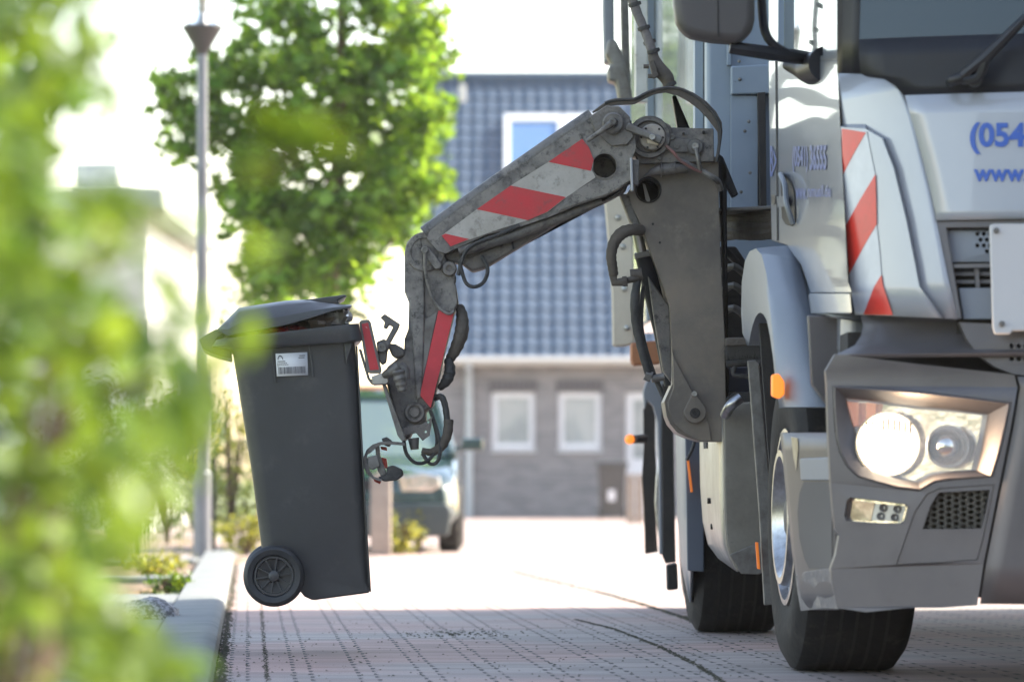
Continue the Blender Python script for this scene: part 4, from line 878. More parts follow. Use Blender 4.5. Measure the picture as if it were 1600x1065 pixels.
# cab shell behind the front
cb = M(); cb.box((XC, 13.6, 1.95), (2.26, 1.2, 1.95)); cb.build('cab', m_silver, Tm, bevel=.05)
wp = M(); pts_ = [fr(1498, 124, .05), fr(1535, 95, .07), fr(1600, 30, .07), fr(1700, -70, .06)]
wp.tube(pts_, [.016, .018, .012, .01], seg=8, smooth=0); wp.tube([fr(1486, 128, .0), fr(1486, 128, .05), fr(1500, 124, .055)], .016, seg=10, smooth=2); wp.cyl(fr(1520, 126, .05), (0, 1, 0), .024, .05, 16); wp.tube([fr(1500, 128, .05), fr(1525, 124, .06), fr(1536, 96, .07)], .014, seg=8)
wp.build('wiper', mat('wiper_black', (.012, .012, .014), rough=.45), Tm, ang=40)
# --- mirrors
MD = 13.15
mi = M().prism([(1052, -200), (1060, -240), (1170, -240), (1180, -200), (1180, 30), (1176, 46), (1165, 62), (1150, 66), (1112, 63), (1080, 57), (1065, 50), (1057, 32), (1053, 5)], MD, .13).build('mirror', mat('mirror_housing', (.065, .058, .058), rough=.45, scale=4, bump=.03), Tm, bevel=.03)
M().prism([(1117.6, -230), (1119.6, -230), (1123.6, 58), (1121.6, 58)], MD-.003, .01).build('housing_seam', m_dark, mi)
ma = M().tube([P(1140, 74, MD+.06), P(1180, 80, MD+.07), P(1238, 88, MD+.12), P(1262, 90, MD+.2)], [.02, .022, .024, .02], seg=10); ma.build('mirror_arm', m_black, mi)
mb = M().tube([P(1226, 102, 13.45), P(1245, 104, 13.42), P(1268, 108, 13.36), P(1290, 100, 13.2)], [.012, .03, .05, .055], seg=16, smooth=4); mb.build('mirror_foot', m_black, mi)
M().tube([P(1186, -200, MD+.1), P(1190, 0, MD+.1), P(1200, 60, MD+.08), P(1232, 84, MD+.1)], .014, seg=8).build('mirror_bracket', m_black, mi)

# ------------------------------------------------------------------ body behind the cab
# container: side plane from (x=1103, 16.5 m) to (x=985, 21.2 m)
bx0 = P(1103, 0, 16.5).x; bx1 = P(985, 0, 21.2).x
m_cont = mat('container_side_paint', (.56, .58, .59), (.36, .43, .47), rough=.2, metal=.15, coat=.8, scale=5., lo=.35, hi=.65, bump=.25, bscale=5, dirt=(.20, .22, .21), dlo=.56, dhi=.75, dscale=8)
def cs(f, z, off=0.): return Vector((lerp(bx0, bx1, f)-off, lerp(16.5, 21.2, f), z))
ct = M(); cr = [(0, 1.35), (0, 3.7), (1, 3.7), (1, 1.35)]
vsx = [cs(f, z) for f, z in cr]+[cs(f, z)+Vector((2.5, .0, 0)) for f, z in cr]
ct.add(vsx, [(0, 1, 2, 3), (7, 6, 5, 4), (0, 4, 5, 1), (1, 5, 6, 2), (2, 6, 7, 3), (3, 7, 4, 0)])
cont = ct.build('container', m_cont, Tm, bevel=.03)
for f in (0.02, .62): q = M(); q.grid([[cs(f, z, .003) for z in (1.35, 3.7)], [cs(f, z, .035) for z in (1.35, 3.7)], [cs(f+.02, z, .035) for z in (1.35, 3.7)], [cs(f+.02, z, .003) for z in (1.35, 3.7)]]).build('rib', m_panelblue, cont)
# front bulkhead, panels and slot
fb = M().prism([(1104, -560), (1960, -560), (1960, 470), (1104, 470)], 16.3, .18).build('bulkhead', m_panelblue, Tm, bevel=.02)
M().prism([(1142, 103), (1230, 99), (1230, 146), (1142, 148)], 16.24, .055).build('hatch', m_panelblue, fb, bevel=.008)
M().prism([(1142, 150), (1183, 150), (1184, 145), (1184, 330), (1142, 335)], 16.26, .035).build('panel', m_panelblue, fb, bevel=.006)
M().prism([(1184, 145), (1196, 144), (1198, 330), (1188, 330)], 16.2, .09).build('slot', m_dark, fb)
M().prism([(1136, -560), (1143, -560), (1143, 102), (1136, 102)], 16.25, .045).build('edge_trim', m_panelblue, fb, bevel=.004)
for x, y in ((1155, 96), (1156, 124), (1170, 190), (1164, 205), (1158, 300), (1172, 270)): M().lathe(P(x, y, 16.235), (0, -1, 0), [(0, .007), (.004, .006), (.006, .0003)], 10).build('screw', m_steel, fb)
# vertical lifting posts left of the container
q = M(); q.prism([(940, -320), (957, -320), (960, 60), (962, 100), (944, 98), (942, 20)], 19.2, .14); pst = q.build('lift_post', m_pole, Tm, bevel=.012)
M().prism([(962, -320), (975, -320), (986, 152), (973, 152)], 19.4, .10).build('lift_post', m_steel, Tm, bevel=.01)
q = M(); q.prism([(950, 60), (962, 62), (972, 82), (985, 130), (990, 160), (968, 160), (962, 128), (950, 126), (949, 108), (955, 100), (946, 84)], 18.9, .16); q.build('latch', m_steel, pst, bevel=.015)
M().prism([(990, -320), (1012, -320), (1012, 160), (992, 160)], 18.6, .06).build('guide_rail', m_alu, Tm, bevel=.006)
# cream folded plate, sunlit
cm = M().prism([(944, 310), (985, 300), (990, 400), (992, 537), (975, 541), (957, 541), (956, 458), (950, 379)], 19.5, .05).build('cream_plate', m_cream, Tm, bevel=.012)
for x, y in ((973, 385), (975, 451), (979, 512), (965, 340)): M().lathe(P(x, y, 19.495), (0, -1, 0), [(0, .014), (.006, .012), (.009, .0003)], 14).build('bolt', m_alu, cm)
M().prism([(986, 535), (1034, 531), (1034, 567), (990, 570), (986, 562)], 19.0, .2).build('wood_block', m_orangewood, Tm, bevel=.01)
# chassis: rails, cross tubes, hoses between cab and body
M().box((XC, 17.1, .93), (.95, 7.6, .24)).build('chassis', m_dark, Tm, bevel=.01)
q = M(); q.prism([(1104, 468), (1300, 468), (1300, 700), (1104, 700)], 16.2, .3); q.build('chassis_panel', m_dark, Tm)
hb = M()
rq = random.Random(9)
for i in range(7):
    y0 = 334+i*6; hb.tube([P(1120, y0+rq.uniform(-3, 3), 15.9+rq.uniform(-.1, .1)), P(1150, y0+rq.uniform(-5, 5), 15.7), P(1180, y0+rq.uniform(-4, 4), 15.6), P(1215, y0+rq.uniform(-3, 3), 15.5)], rq.uniform(.010, .019), seg=8, corr=.05)
hb.build('hose_bundle', m_hosebrown, Tm)
M().prism([(1122, 325), (1206, 321), (1206, 327), (1122, 331)], 15.5, .3).build('bracket', m_steel, Tm, bevel=.004)
q = M(); q.prism([(1124, 385), (1150, 385), (1168, 412), (1172, 530), (1124, 534)], 15.9, .2); q.prism([(1126, 392), (1136, 386), (1170, 420), (1164, 426)], 15.82, .06); mch = q.build('machinery', m_dark, Tm, bevel=.008)
for y in (425, 455, 490): M().tube([P(1128, y, 15.85), P(1146, y-9, 15.8), P(1164, y+4, 15.85)], .014, seg=8).build('pipe', m_steel, mch)
br_ = M()
for i in range(420):
    x = rq.uniform(1134, 1189); y = 534+rq.uniform(0, 8); a = rq.gauss(.0, .3); p = P(x, y, 15.25+rq.uniform(0, .12)); e = p+Vector((.04*math.sin(a), 0, -rq.uniform(.03, .065)))
    br_.add([p+Vector((-.0012, 0, 0)), p+Vector((.0012, 0, 0)), e], [(0, 1, 2)])
brs = M().prism([(1134, 527), (1190, 527), (1190, 538), (1134, 540)], 15.24, .16).build('brush', m_hosebrown, Tm, bevel=.004)
o = br_.build('bristles', mat('bristle', (.09, .085, .08), rough=.6), brs); o['kind'] = 'stuff'
M().prism([(1132, 532), (1164, 529), (1164, 545), (1132, 546)], 15.5, .1).build('wood_strip', m_orangewood, Tm, bevel=.004)
q = M(); q.tube([P(1135, 568, 15.3), P(1160, 566, 15.3), P(1190, 567, 15.3)], .014, seg=8); q.tube([P(1148, 572, 15.3), P(1147, 585, 15.3), P(1170, 588, 15.3)], .009, seg=8); q.build('stay_rod', m_hose, Tm)
M().prism([(1128, 575), (1172, 572), (1172, 612), (1128, 612)], 15.7, .1).build('side_cover', mat('navy_cover', (.05, .06, .09), rough=.4), Tm, bevel=.006)
# fuel tank with curved underside
def tk(x, y, d): return P(x, y, d)
fL_ = [(1094, 640), (1093, 700), (1094, 760), (1098, 815), (1106, 850), (1122, 872), (1146, 889)]
fR_ = [(1132, 636), (1132, 690), (1132, 760), (1133, 820), (1136, 852), (1141, 868), (1152, 893)]
rows = [[tk(lerp(a[0], b__[0], t_), lerp(a[1], b__[1], t_), lerp(16.7, 15.2, t_)) for t_ in (0, .25, .5, .75, 1)] for a, b__ in zip(fL_, fR_)]
tnk = M().grid(rows).build('fuel_tank', m_alu, Tm, solid=.02)
M().prism([(1130, 632), (1190, 625), (1196, 888), (1152, 893), (1141, 868), (1136, 852), (1133, 820)], 15.19, .06).build('tank_end', mat('darker_tank_end', (.24, .22, .18), (.17, .15, .12), rough=.6, metal=.2, scale=5, dirt=(.07, .06, .05), dlo=.6, dhi=.7, dscale=14, bump=.1), tnk, bevel=.008)  # end face coloured darker and browner than the tank side
M().prism([(1140, 866), (1196, 842), (1198, 890), (1186, 897), (1158, 896)], 15.17, .015).build('tank_strap', m_steel, tnk, bevel=.003)
M().tube([P(1133, 648, 15.15), P(1142, 633, 15.1), P(1157, 621, 15.1)], [.019, .02, .02], seg=14).build('filler_pipe', m_chrome, tnk)
M().prism([(1134, 622), (1150, 612), (1172, 612), (1172, 628), (1158, 632), (1140, 632)], 15.3, .1).build('tank_bracket', m_dark, tnk, bevel=.005)
for x, y in ((1107, 782), (1117, 800), (1112, 822)): M().lathe(P(x, y, 16.1), (-1, -.05, 0), [(-.06, .011), (.004, .011), (.004, .0003)], 10).build('hole', m_dark, tnk)
# splash flap between wheel and tank: a long thin strip
M().prism([(1168, 563), (1180, 562), (1186, 568), (1203, 760), (1209, 944), (1194, 945), (1186, 800), (1174, 640)], 14.72, .03).build('mud_flap', m_steel, Tm, bevel=.004)
M().prism([(1180, 846), (1185, 847), (1188, 889), (1183, 888)], 14.70, .012).build('reflector', m_orange, Tm, bevel=.002)
# second wheel cover and side marker
M().grid([[P(1056, 560, 17.9), P(1056, 700, 17.9), P(1058, 800, 17.85), P(1064, 880, 17.8), P(1076, 940, 17.7)], [P(1066, 560, 17.3), P(1066, 700, 17.3), P(1066, 800, 17.3), P(1070, 880, 17.3), P(1078, 940, 17.3)], [P(1080, 560, 17.0), P(1080, 700, 17.0), P(1080, 800, 17.0), P(1080, 891, 17.0), P(1079, 891, 17.0)]]).build('wheel_cover', m_greyblue, Tm, solid=.01, ang=50)
M().prism([(1070, 660), (1100, 655), (1100, 893), (1074, 891)], 16.95, .05).build('wheel_cover', mat('blue_grey_guard', (.13, .15, .19), rough=.5, scale=4), Tm, bevel=.006)
M().prism([(1073, 719), (1077, 718), (1083, 768), (1079, 769)], 16.90, .03).build('side_lamp', m_orange, Tm, bevel=.002)
M().tube([P(1073, 719, 16.9), P(1082, 700, 16.9), P(1086, 684, 16.9)], .007, seg=8).build('lamp_wire', m_hose, Tm)
# rear guard with black flaps
rg = [(1006, 595, 20.6), (1005, 640, 20.9), (1007, 700, 20.9), (1004, 745, 20.9), (1006, 790, 20.8), (1008, 862, 20.8)]
M().prism([(1005, 640), (1012, 620), (1024, 640), (1024, 700), (1026, 730), (1024, 790), (1028, 862), (1008, 865), (1006, 790), (1003, 745), (1006, 700)], 21.0, .03).build('mud_flap', m_dark, Tm, bevel=.003)
M().prism([(1034, 600), (1056, 596), (1052, 660), (1054, 780), (1056, 878), (1040, 880), (1035, 868), (1036, 790), (1034, 700)], 19.8, .03).build('mud_flap', m_dark, Tm, bevel=.003)
M().prism([(1004, 612), (1010, 594), (1042, 590), (1044, 612), (1035, 640), (1034, 720), (1036, 866), (1030, 866), (1029, 720), (1027, 660), (1020, 634), (1012, 626), (1007, 640)], 20.0, .05).build('rear_fender', m_greyblue, Tm, bevel=.01)
M().prism([(1042, 882), (1058, 879), (1060, 920), (1043, 922)], 18.2, .12).build('rubber_block', m_dark, Tm, bevel=.008)
sl_ = M().tube([P(990, 686, 20.0), P(1006, 685, 20.1)], [.02, .022], seg=12, smooth=0).build('marker_stalk', m_hose, Tm)
M().lathe(P(984, 686, 20.0), (0, -1, 0), [(-.05, .001), (-.05, .022), (.0, .024), (.012, .018), (.018, .001)], 20).build('marker_lamp', m_orangelit, sl_)
for s_ in (0,):
    M().box((3.33, 16.0, .75), (.12, 3., .6)).build('side_guard', m_dark, Tm, bevel=.02)

# ------------------------------------------------------------------ THE LIFTING ARM
AD = 15.35
def pin(x, y, r, d, l=.03, m=m_steel, parent=None, name='pin', prof=None):
    R_ = r/F*d; return M().lathe(P(x, y, d), (0, -1, 0), prof and [(a, R_*q) for a, q in prof] or [(-.02, R_), (l*.7, R_), (l, R_*.85), (l, R_*.45), (l*.7, R_*.4), (l*.7, .0002)], 28).build(name, m, parent)
# column
colo = M().prism([(978, 305), (984, 296), (999, 255), (1030, 245), (1123, 245), (1123, 300), (1125, 379), (1133, 537), (1135, 679), (1129, 689), (1094, 689), (1072, 682), (1058, 675), (1047, 662), (1042, 650), (1038, 627), (1050, 600), (1049, 540), (1046, 478), (1032, 436), (1015, 391), (996, 340)], AD+.02, .34, holes=[circ(1013, 297, 18, 28)]).build('column', m_col, Tm, bevel=.012)
M().lathe(P(1013, 297, AD+.02), (0, 1, 0), [(-.006, .048), (-.006, .043), (.2, .040), (.2, .0003)], 32).build('hole_sleeve', m_dark, colo)
M().prism([(1004, 286), (1008, 288), (1016, 312), (1014, 318), (1009, 312)], AD+.19, .02).build('hole_highlight', m_white, colo)  # white crescent painted in for the highlight inside the hole
M().prism([(1050, 545), (1055, 560), (1108, 660), (1112, 689), (1094, 689), (1070, 678), (1052, 660), (1044, 640), (1043, 628), (1052, 606)], AD+.005, .02).build('stiffener', m_col, colo, bevel=.004)
td = [(1084, 609)]+[(1086+18*math.cos(a), 643+18*math.sin(a)) for a in [math.radians(k) for k in range(-25, 206, 21)]]
M().prism(td, AD-.018, .03).build('pivot_plate', m_col, colo, bevel=.004)
pin(1085, 615, 4.2, AD-.018, .02, m_alu, colo, 'bolt'); pin(1086, 645, 8, AD-.018, .008, m_dark, colo, 'pivot_pin')
for x, y in ((1020, 350), (1031, 379), (1003, 312)): pin(x, y, 1.8, AD+.02, .003, m_dark, colo, 'bolt')
M().prism([(1126, 250), (1136, 260), (1136, 540), (1140, 560), (1138, 676), (1137, 540)], AD+.1, .2).build('back_plate', m_dark, colo, bevel=.004)
# top plate
tpz = M().prism([(999, 234), (1016, 186), (1030, 190), (1042, 199), (1115, 201), (1116, 252), (1000, 256), (994, 246)], AD-.03, .05).build('top_plate', m_armlight, Tm, bevel=.004)
# rotor housing
hs2 = M(); Rr = 33/F*AD; hs2.lathe(P(1014, 216, AD), (0, -1, 0), [(-.3, Rr), (.055, Rr), (.06, Rr*.96), (.06, Rr*.78), (.045, Rr*.72), (.045, .0002)], 48); hous = hs2.build('rotor_housing', m_arm, Tm)
mot = M().lathe(P(1019, 215, AD-.045), (0, -1, 0), [(0, .047), (.028, .047), (.031, .043), (.031, .0002)], 40).build('rotor_cap', mat('dusty_aluminium', (.42, .37, .31), (.22, .19, .165), rough=.5, metal=.3, scale=20, bump=.2), hous)
for a in (-125, -50, 0, 60, 115, 180): M().lathe(P(1019+17*math.cos(math.radians(a)), 215+17*math.sin(math.radians(a)), AD-.074), (0, -1, 0), [(0, .0045), (.004, .004), (.004, .0002)], 10).build('bolt', m_dark, mot)
q = M().prism([(977, 197), (982, 191), (1002, 201), (1022, 209), (1033, 212), (1036, 217), (1031, 225), (1012, 216), (990, 208), (976, 203)], AD-.12, .035); q.build('lever', m_steel, mot, bevel=.006)
pin(1019, 214.5, 5, AD-.125, .012, m_alu, mot, 'sensor_pin'); M().prism([(1010, 215), (1022, 220), (1031, 222), (1028, 227), (1012, 224)], AD-.09, .012).build('clip', m_cream, mot, bevel=.002)
# dark bulge and pins on the top plate
M().prism([(1037, 190), (1048, 196), (1052, 214), (1075, 216), (1095, 224), (1096, 240), (1050, 238), (1036, 230)], AD-.045, .03).build('cover_plate', m_arm, tpz, bevel=.006)
for x, y, r, m_ in ((1086, 230, 13, m_arm), (1086, 229, 6, m_alu), (1050, 214, 5, m_steel), (1057, 229, 4, m_steel), (1099, 207, 2.4, m_dark), (1068, 209, 2, m_dark), (1030, 248, 3, m_steel)): pin(x, y, r, AD-(.05 if r == 6 else .034), .02, m_, tpz, 'bolt')
M().tube([P(1087, 232, AD-.07), P(1091, 250, AD-.08), P(1094, 266, AD-.07)], .008, seg=8).build('cable', m_steel, tpz)
M().tube([P(1041, 228, AD-.07), P(1052, 238, AD-.09), P(1062, 250, AD-.09), P(1080, 262, AD-.08), P(1096, 269, AD-.07)], .0055, seg=8).build('cable', mat('red_brown_cable', (.26, .09, .07), (.14, .1, .09), rough=.6, scale=30), tpz)
M().tube([P(1060, 250, AD-.07), P(1075, 256, AD-.07), P(1096, 267, AD-.06), P(1113, 277, AD-.06), P(1122, 284, AD-.02), P(1126, 297, AD)], [.007, .008, .01, .011, .012, .012], seg=9).build('cable', m_steel, tpz)
cn = M().tube([P(1006, 276, AD-.02), P(1020, 268, AD-.03), P(1032, 265, AD-.03)], [.003, .014, .02], seg=14, smooth=0); cn.tube([P(1032, 265, AD-.03), P(1034, 265, AD-.03)], .028, seg=14, smooth=0); cn.tube([P(1034, 265, AD-.03), P(1054, 263, AD-.03)], .021, seg=12, smooth=0); cn.tube([P(1053, 263, AD-.03), P(1055, 263, AD-.03)], .026, seg=12, smooth=0); cn.tube([P(1055, 263, AD-.03), P(1075, 264, AD-.03)], [.019, .013], seg=12, smooth=0)
cn.build('cable_connector', m_arm, tpz)
# arched rubber strap over the top
sc = [(926, 176, 3), (945, 164, 7), (962, 160, 9), (990, 159, 9), (1008, 150, 8), (1022, 144, 7), (1040, 141, 8), (1060, 143, 11), (1080, 152, 13), (1098, 165, 14), (1112, 180, 14), (1121, 194, 12), (1125, 206, 8), (1124, 225, 5), (1120, 254, 3)]
rows = []
for i, (x, y, th) in enumerate(sc):
    a = sc[max(0, i-1)]; b__ = sc[min(len(sc)-1, i+1)]; tx, ty = b__[0]-a[0], b__[1]-a[1]; l = math.hypot(tx, ty); nx, ny = -ty/l, tx/l
    w0, w1 = AD-.06, AD+.32; th *= 1.25 if 1040 < x < 1123 else 1
    rows.append([P(x-nx*th*.5, y-ny*th*.5, w0), P(x-nx*th*.5, y-ny*th*.5, w1), P(x+nx*th*.5, y+ny*th*.5, w1), P(x+nx*th*.5, y+ny*th*.5, w0)])
sp2 = []
for i in range(len(rows)-1):
    for k_ in range(4): sp2.append([rows[i][j].lerp(rows[i+1][j], k_/4) for j in range(4)])
sp2.append(rows[-1]); stp_ = M().grid(sp2, True).build('rubber_strap', m_hosebrown, Tm, bevel=.004)
M().tube([P(x, y-th*.42, AD-.062) for x, y, th in sc[1:]], .006, seg=6).build('strap_edge', m_hose, stp_)
# corrugated lifting hose going up
M().tube([P(972, -60, 16.), P(990, 5, 15.9), P(1004, 40, 15.8), P(1012, 60, 15.7), P(1022, 90, 15.6)], [.020, .018, .017, .017, .019], seg=12, corr=.04).build('riser_hose', m_hosebrown, Tm)
q = M().tube([P(1019, 86, 15.6), P(1028, 106, 15.6), P(1042, 122, 15.6), P(1046, 138, 15.6)], [.018, .028, .027, .018], seg=12); q.prism([(1014, 96), (1021, 94), (1029, 118), (1021, 122)], 15.56, .05); q.cyl(P(1014, 104, 15.57), (-1, 0, 0), .008, .02, 8); q.cyl(P(1021, 119, 15.57), (-1, 0, 0), .008, .02, 8); hf = q.build('hose_fitting', m_hosebrown, Tm)
for x, y in ((992, 7), (1006, 44), (1015, 66), (1021, 80), (1047, 132)): M().lathe(P(x, y, 15.75 if y < 70 else 15.6), (.3, 0, -1), [(-.006, .017), (-.006, .024), (.006, .024), (.006, .017)], 14).build('hose_clip', m_hose, hf)
M().prism([(1050, 150), (1056, 148), (1080, 205), (1060, 208)], AD+.2, .08).build('support_strut', m_black, Tm, bevel=.006)
M().prism([(1120, 238), (1130, 245), (1154, 304), (1145, 308), (1132, 284), (1120, 285)], AD+.1, .08).build('support_strut', m_black, Tm, bevel=.005)
# lift cylinder behind the column, with polished rod
cy = M().tube([P(1004, 393, AD+.12), P(1018, 450, AD+.14), P(1036, 520, AD+.16), P(1052, 600, AD+.18)], [.031, .033, .034, .034], seg=20, smooth=0).build('lift_cylinder', m_black, Tm)
M().tube([P(989, 330, AD+.1), P(1003, 396, AD+.12)], .019, seg=18, smooth=0).build('cylinder_rod', m_chrome, cy)
M().prism([(968, 303), (985, 303), (992, 330), (1000, 350), (992, 356), (984, 345)], AD+.02, .1).build('rod_end', m_arm, cy, bevel=.006)
M().prism([(991, 396), (1017, 391), (1019, 399), (993, 404)], AD+.08, .08).build('gland', m_steel, cy, bevel=.003)
M().prism([(1012, 430), (1047, 480), (1051, 600), (1036, 580), (1022, 500)], AD+.09, .2).build('cylinder_guard', m_arm, Tm, bevel=.006)
# hoses left of the column
hz = M().tube([P(1003, 360, AD), P(988, 359, AD-.03), P(972, 364, AD-.04), P(960, 378, AD-.04), P(955, 398, AD-.04), P(957, 416, AD-.03), P(959, 430, AD-.02)], [.020, .021, .023, .021, .019, .018, .017], seg=14, corr=.05).build('hydraulic_hose', m_hosebrown, Tm)
q = M().tube([P(958, 428, AD-.02), P(960, 441, AD-.02), P(975, 440, AD-.02)], .016, seg=12, smooth=0); q.tube([P(973, 440, AD-.02), P(980, 439, AD-.02)], .019, seg=6, smooth=0); q.tube([P(980, 438, AD-.02), P(1003, 433, AD)], .012, seg=12, smooth=0); q.tube([P(985, 430, AD), P(1003, 428, AD)], .022, seg=12, smooth=0); q.build('hose_fitting', m_hosebrown, hz)
M().tube([P(996, 438, AD), P(992, 470, AD-.01), P(995, 510, AD), P(1004, 550, AD), P(1014, 586, AD)], [.014, .018, .018, .016, .014], seg=12, corr=.04).build('hydraulic_hose', m_hose, Tm)
M().tube([P(1006, 446, AD+.02), P(1002, 480, AD+.02), P(1003, 520, AD+.02), P(1018, 575, AD+.02), P(1036, 618, AD+.02)], .009, seg=8).build('hydraulic_hose', m_hose, Tm)
q = M().tube([P(1008, 585, AD), P(1018, 589, AD)], .020, seg=6, smooth=0); q.tube([P(1018, 592, AD), P(1038, 588, AD)], .014, seg=12, smooth=0); q.build('hose_fitting', m_steel, hz)

# upper arm: box beam, rounded top tube, side plate with hole
UA = AD-.10
ua = M().prism([(667, 372), (672, 360), (750, 303), (825, 252), (879, 214), (925, 181), (947, 166), (966, 165), (980, 178), (992, 200), (994, 232), (987, 249), (988, 280), (964, 298), (946, 306), (900, 321), (858, 339), (810, 355), (762, 366), (735, 378), (696, 396), (684, 392)], UA, .26, holes=[circ(944.5, 259, 19, 32)]).build('upper_arm', m_armlight, Tm, bevel=.012)
tb = M().tube([P(664, 366, UA+.03), P(750, 304, UA+.03), P(879, 214, UA+.03), P(926, 182, UA+.03)], .030, seg=18, smooth=0).build('top_tube', m_arm, ua)
M().lathe(P(944.5, 259, UA), (0, 1, 0), [(-.004, .048), (-.004, .0435), (.17, .040), (.17, .0003)], 32).build('hole_sleeve', m_arm, ua)
M().prism([(921, 182), (947, 165), (968, 166), (984, 182), (990, 214), (980, 226), (955, 228), (930, 206)], UA-.012, .03).build('hinge_plate', m_arm, ua, bevel=.004)
pin(958, 193, 17, UA-.012, .02, m_arm, ua, 'hinge_pin'); pin(957, 191, 6, UA-.036, .02, m_steel, ua, 'bolt')
M().tube([P(956, 192, UA-.05), P(938, 206, UA-.05), P(917, 220, UA-.04)], [.013, .009, .008], seg=10, smooth=0).build('grease_pipe', m_arm, ua)
M().prism([(984, 247), (988, 246), (990, 298), (986, 298)], UA-.06, .06).build('edge_bracket', m_white, ua, bevel=.002)
M().prism([(986, 249), (999, 250), (998, 290), (986, 288)], UA-.03, .03).build('joint_plate', m_arm, ua, bevel=.003)
M().prism([(886, 307), (930, 280), (944, 283), (960, 281), (986, 268), (986, 280), (964, 296), (946, 304), (900, 319), (872, 330)], UA-.006, .008).build('wear_plate', m_armlight, ua, bevel=.002)
su = lambda o: (lambda x, y: P(x, y, UA-o))
sh_ = M().prism([(745, 327), (798, 290), (857, 253), (909.5, 217), (920, 230), (927.5, 250), (926, 268), (930.5, 277), (885.5, 308), (855, 332), (822, 345), (780, 358), (735, 374), (704, 385), (690, 368)], 0, .002, fn=su(.0035)).build('reflective_sheet', m_stkwhite, ua)
for q in ([(857, 253), (909.5, 217), (920, 230), (927.5, 250), (923, 267)], [(798, 290), (884, 308), (855, 331), (825, 344), (745, 327)], [(696, 365), (733, 373.5), (704, 385), (690, 368)]):
    M().prism(q, 0, .002, fn=su(.0052)).build('warning_stripe', m_stkred, sh_)
# lower link and cylinder under the arm
M().prism([(690, 398), (735, 381), (810, 357), (946, 308), (984, 282), (978, 298), (946, 315), (918, 322), (888, 338), (840, 368), (768, 412), (756, 419), (738, 424), (722, 412), (700, 408)], UA+.06, .14).build('lower_link', m_arm, Tm, bevel=.01)
lk = M().tube([P(716, 392, UA+.02), P(800, 368, UA+.03), P(880, 338, UA+.04), P(940, 314, UA+.05)], [.022, .022, .02, .014], seg=12, smooth=0).build('tilt_cylinder', m_arm, Tm)
for x, y in ((801, 388), (887, 337)): M().prism([(x-5, y-24), (x-2, y-26), (x+3, y), (x, y+2)], UA+.05, .02).build('clip', m_black, lk)
M().tube([P(752, 400, UA+.03), P(762, 420, UA+.02), P(756, 440, UA+.01), P(742, 448, UA+.0), P(729, 443, UA), P(722, 425, UA), P(718, 408, UA)], .0072, seg=8).build('hose_loop', m_hose, Tm)
M().tube([P(812, 352, UA+.0), P(780, 366, UA), P(740, 382, UA), P(724, 400, UA), P(716, 430, UA)], .0072, seg=8).build('hose_loop', m_hose, Tm)
# forearm
FD_ = AD-.06
fa_ = M().prism([(632, 394), (636, 378), (645, 369), (658, 364), (672, 367), (684, 378), (692, 392), (706, 420), (713, 450), (716, 473), (709, 490), (692, 560), (676, 636), (664, 642), (666, 656), (660, 664), (646, 668), (640, 684), (628, 689), (620, 660), (604, 598), (598, 584), (606, 572), (631, 552), (632, 529), (638, 514), (639, 473), (632, 456)], FD_, .22).build('forearm', m_arm, Tm, bevel=.012)
M().prism([(632, 394), (637, 379), (650, 368), (658, 367), (662, 400), (664, 470), (662, 560), (658, 622), (650, 625), (646, 560), (640, 470), (632, 456)], FD_-.014, .03).build('forearm_edge', m_armlight, fa_, bevel=.008)
M().prism([(668, 396), (690, 398), (704, 424), (713, 450), (715, 472), (708, 488), (688, 486), (672, 462), (664, 430)], FD_-.012, .02).build('wear_plate', m_armlight, fa_, bevel=.005)
Rk = 31/F*FD_; M().lathe(P(664, 394, FD_), (0, -1, 0), [(-.05, Rk), (.016, Rk), (.02, Rk*.95), (.02, Rk*.72), (.01, Rk*.7), (.01, Rk*.3)], 44).build('elbow_ring', m_armlight, fa_)
M().prism([(658, 392), (664, 385), (672, 388), (690, 412), (688, 420), (680, 421), (668, 406)], FD_-.045, .035).build('elbow_lever', m_armlight, fa_, bevel=.006); pin(664, 390, 6, FD_-.045, .012, m_steel, fa_, 'bolt')
M().tube([P(664, 392, FD_-.05), P(665, 425, FD_-.035), P(672, 455, FD_-.03), P(684, 478, FD_-.03), P(700, 490, FD_-.03), P(709, 486, FD_-.02)], [.008, .0065, .0055, .0055, .0055, .005], seg=8).build('grease_hose', m_armlight, fa_)
shf = M().prism([(685, 485), (709, 489), (692, 560), (673, 637), (656, 617), (670, 552)], FD_-.012, .012).build('warning_sheet', mat('bright_reflective_red', (.68, .05, .065), (.58, .045, .055), rough=.4, scale=14, dirt=(.4, .1, .1), dlo=.62, dhi=.75, dscale=24), fa_, bevel=.001)
M().prism([(664, 500), (684, 486), (656, 617), (648, 640)], FD_-.006, .01).build('side_plate', m_steel, fa_, bevel=.002)
pin(648, 644, 16, FD_, .028, m_arm, fa_, 'pivot_pin', [(-.02, 1), (.02, 1), (.026, .93), (.026, .68), (.018, .62), (.018, .5), (.028, .45), (.028, .005)])
pin(697, 436, 16, FD_+.02, .03, m_arm, fa_, 'hose_boss'); pin(702, 420, 12, FD_+.0, .03, m_arm, fa_, 'hose_boss')
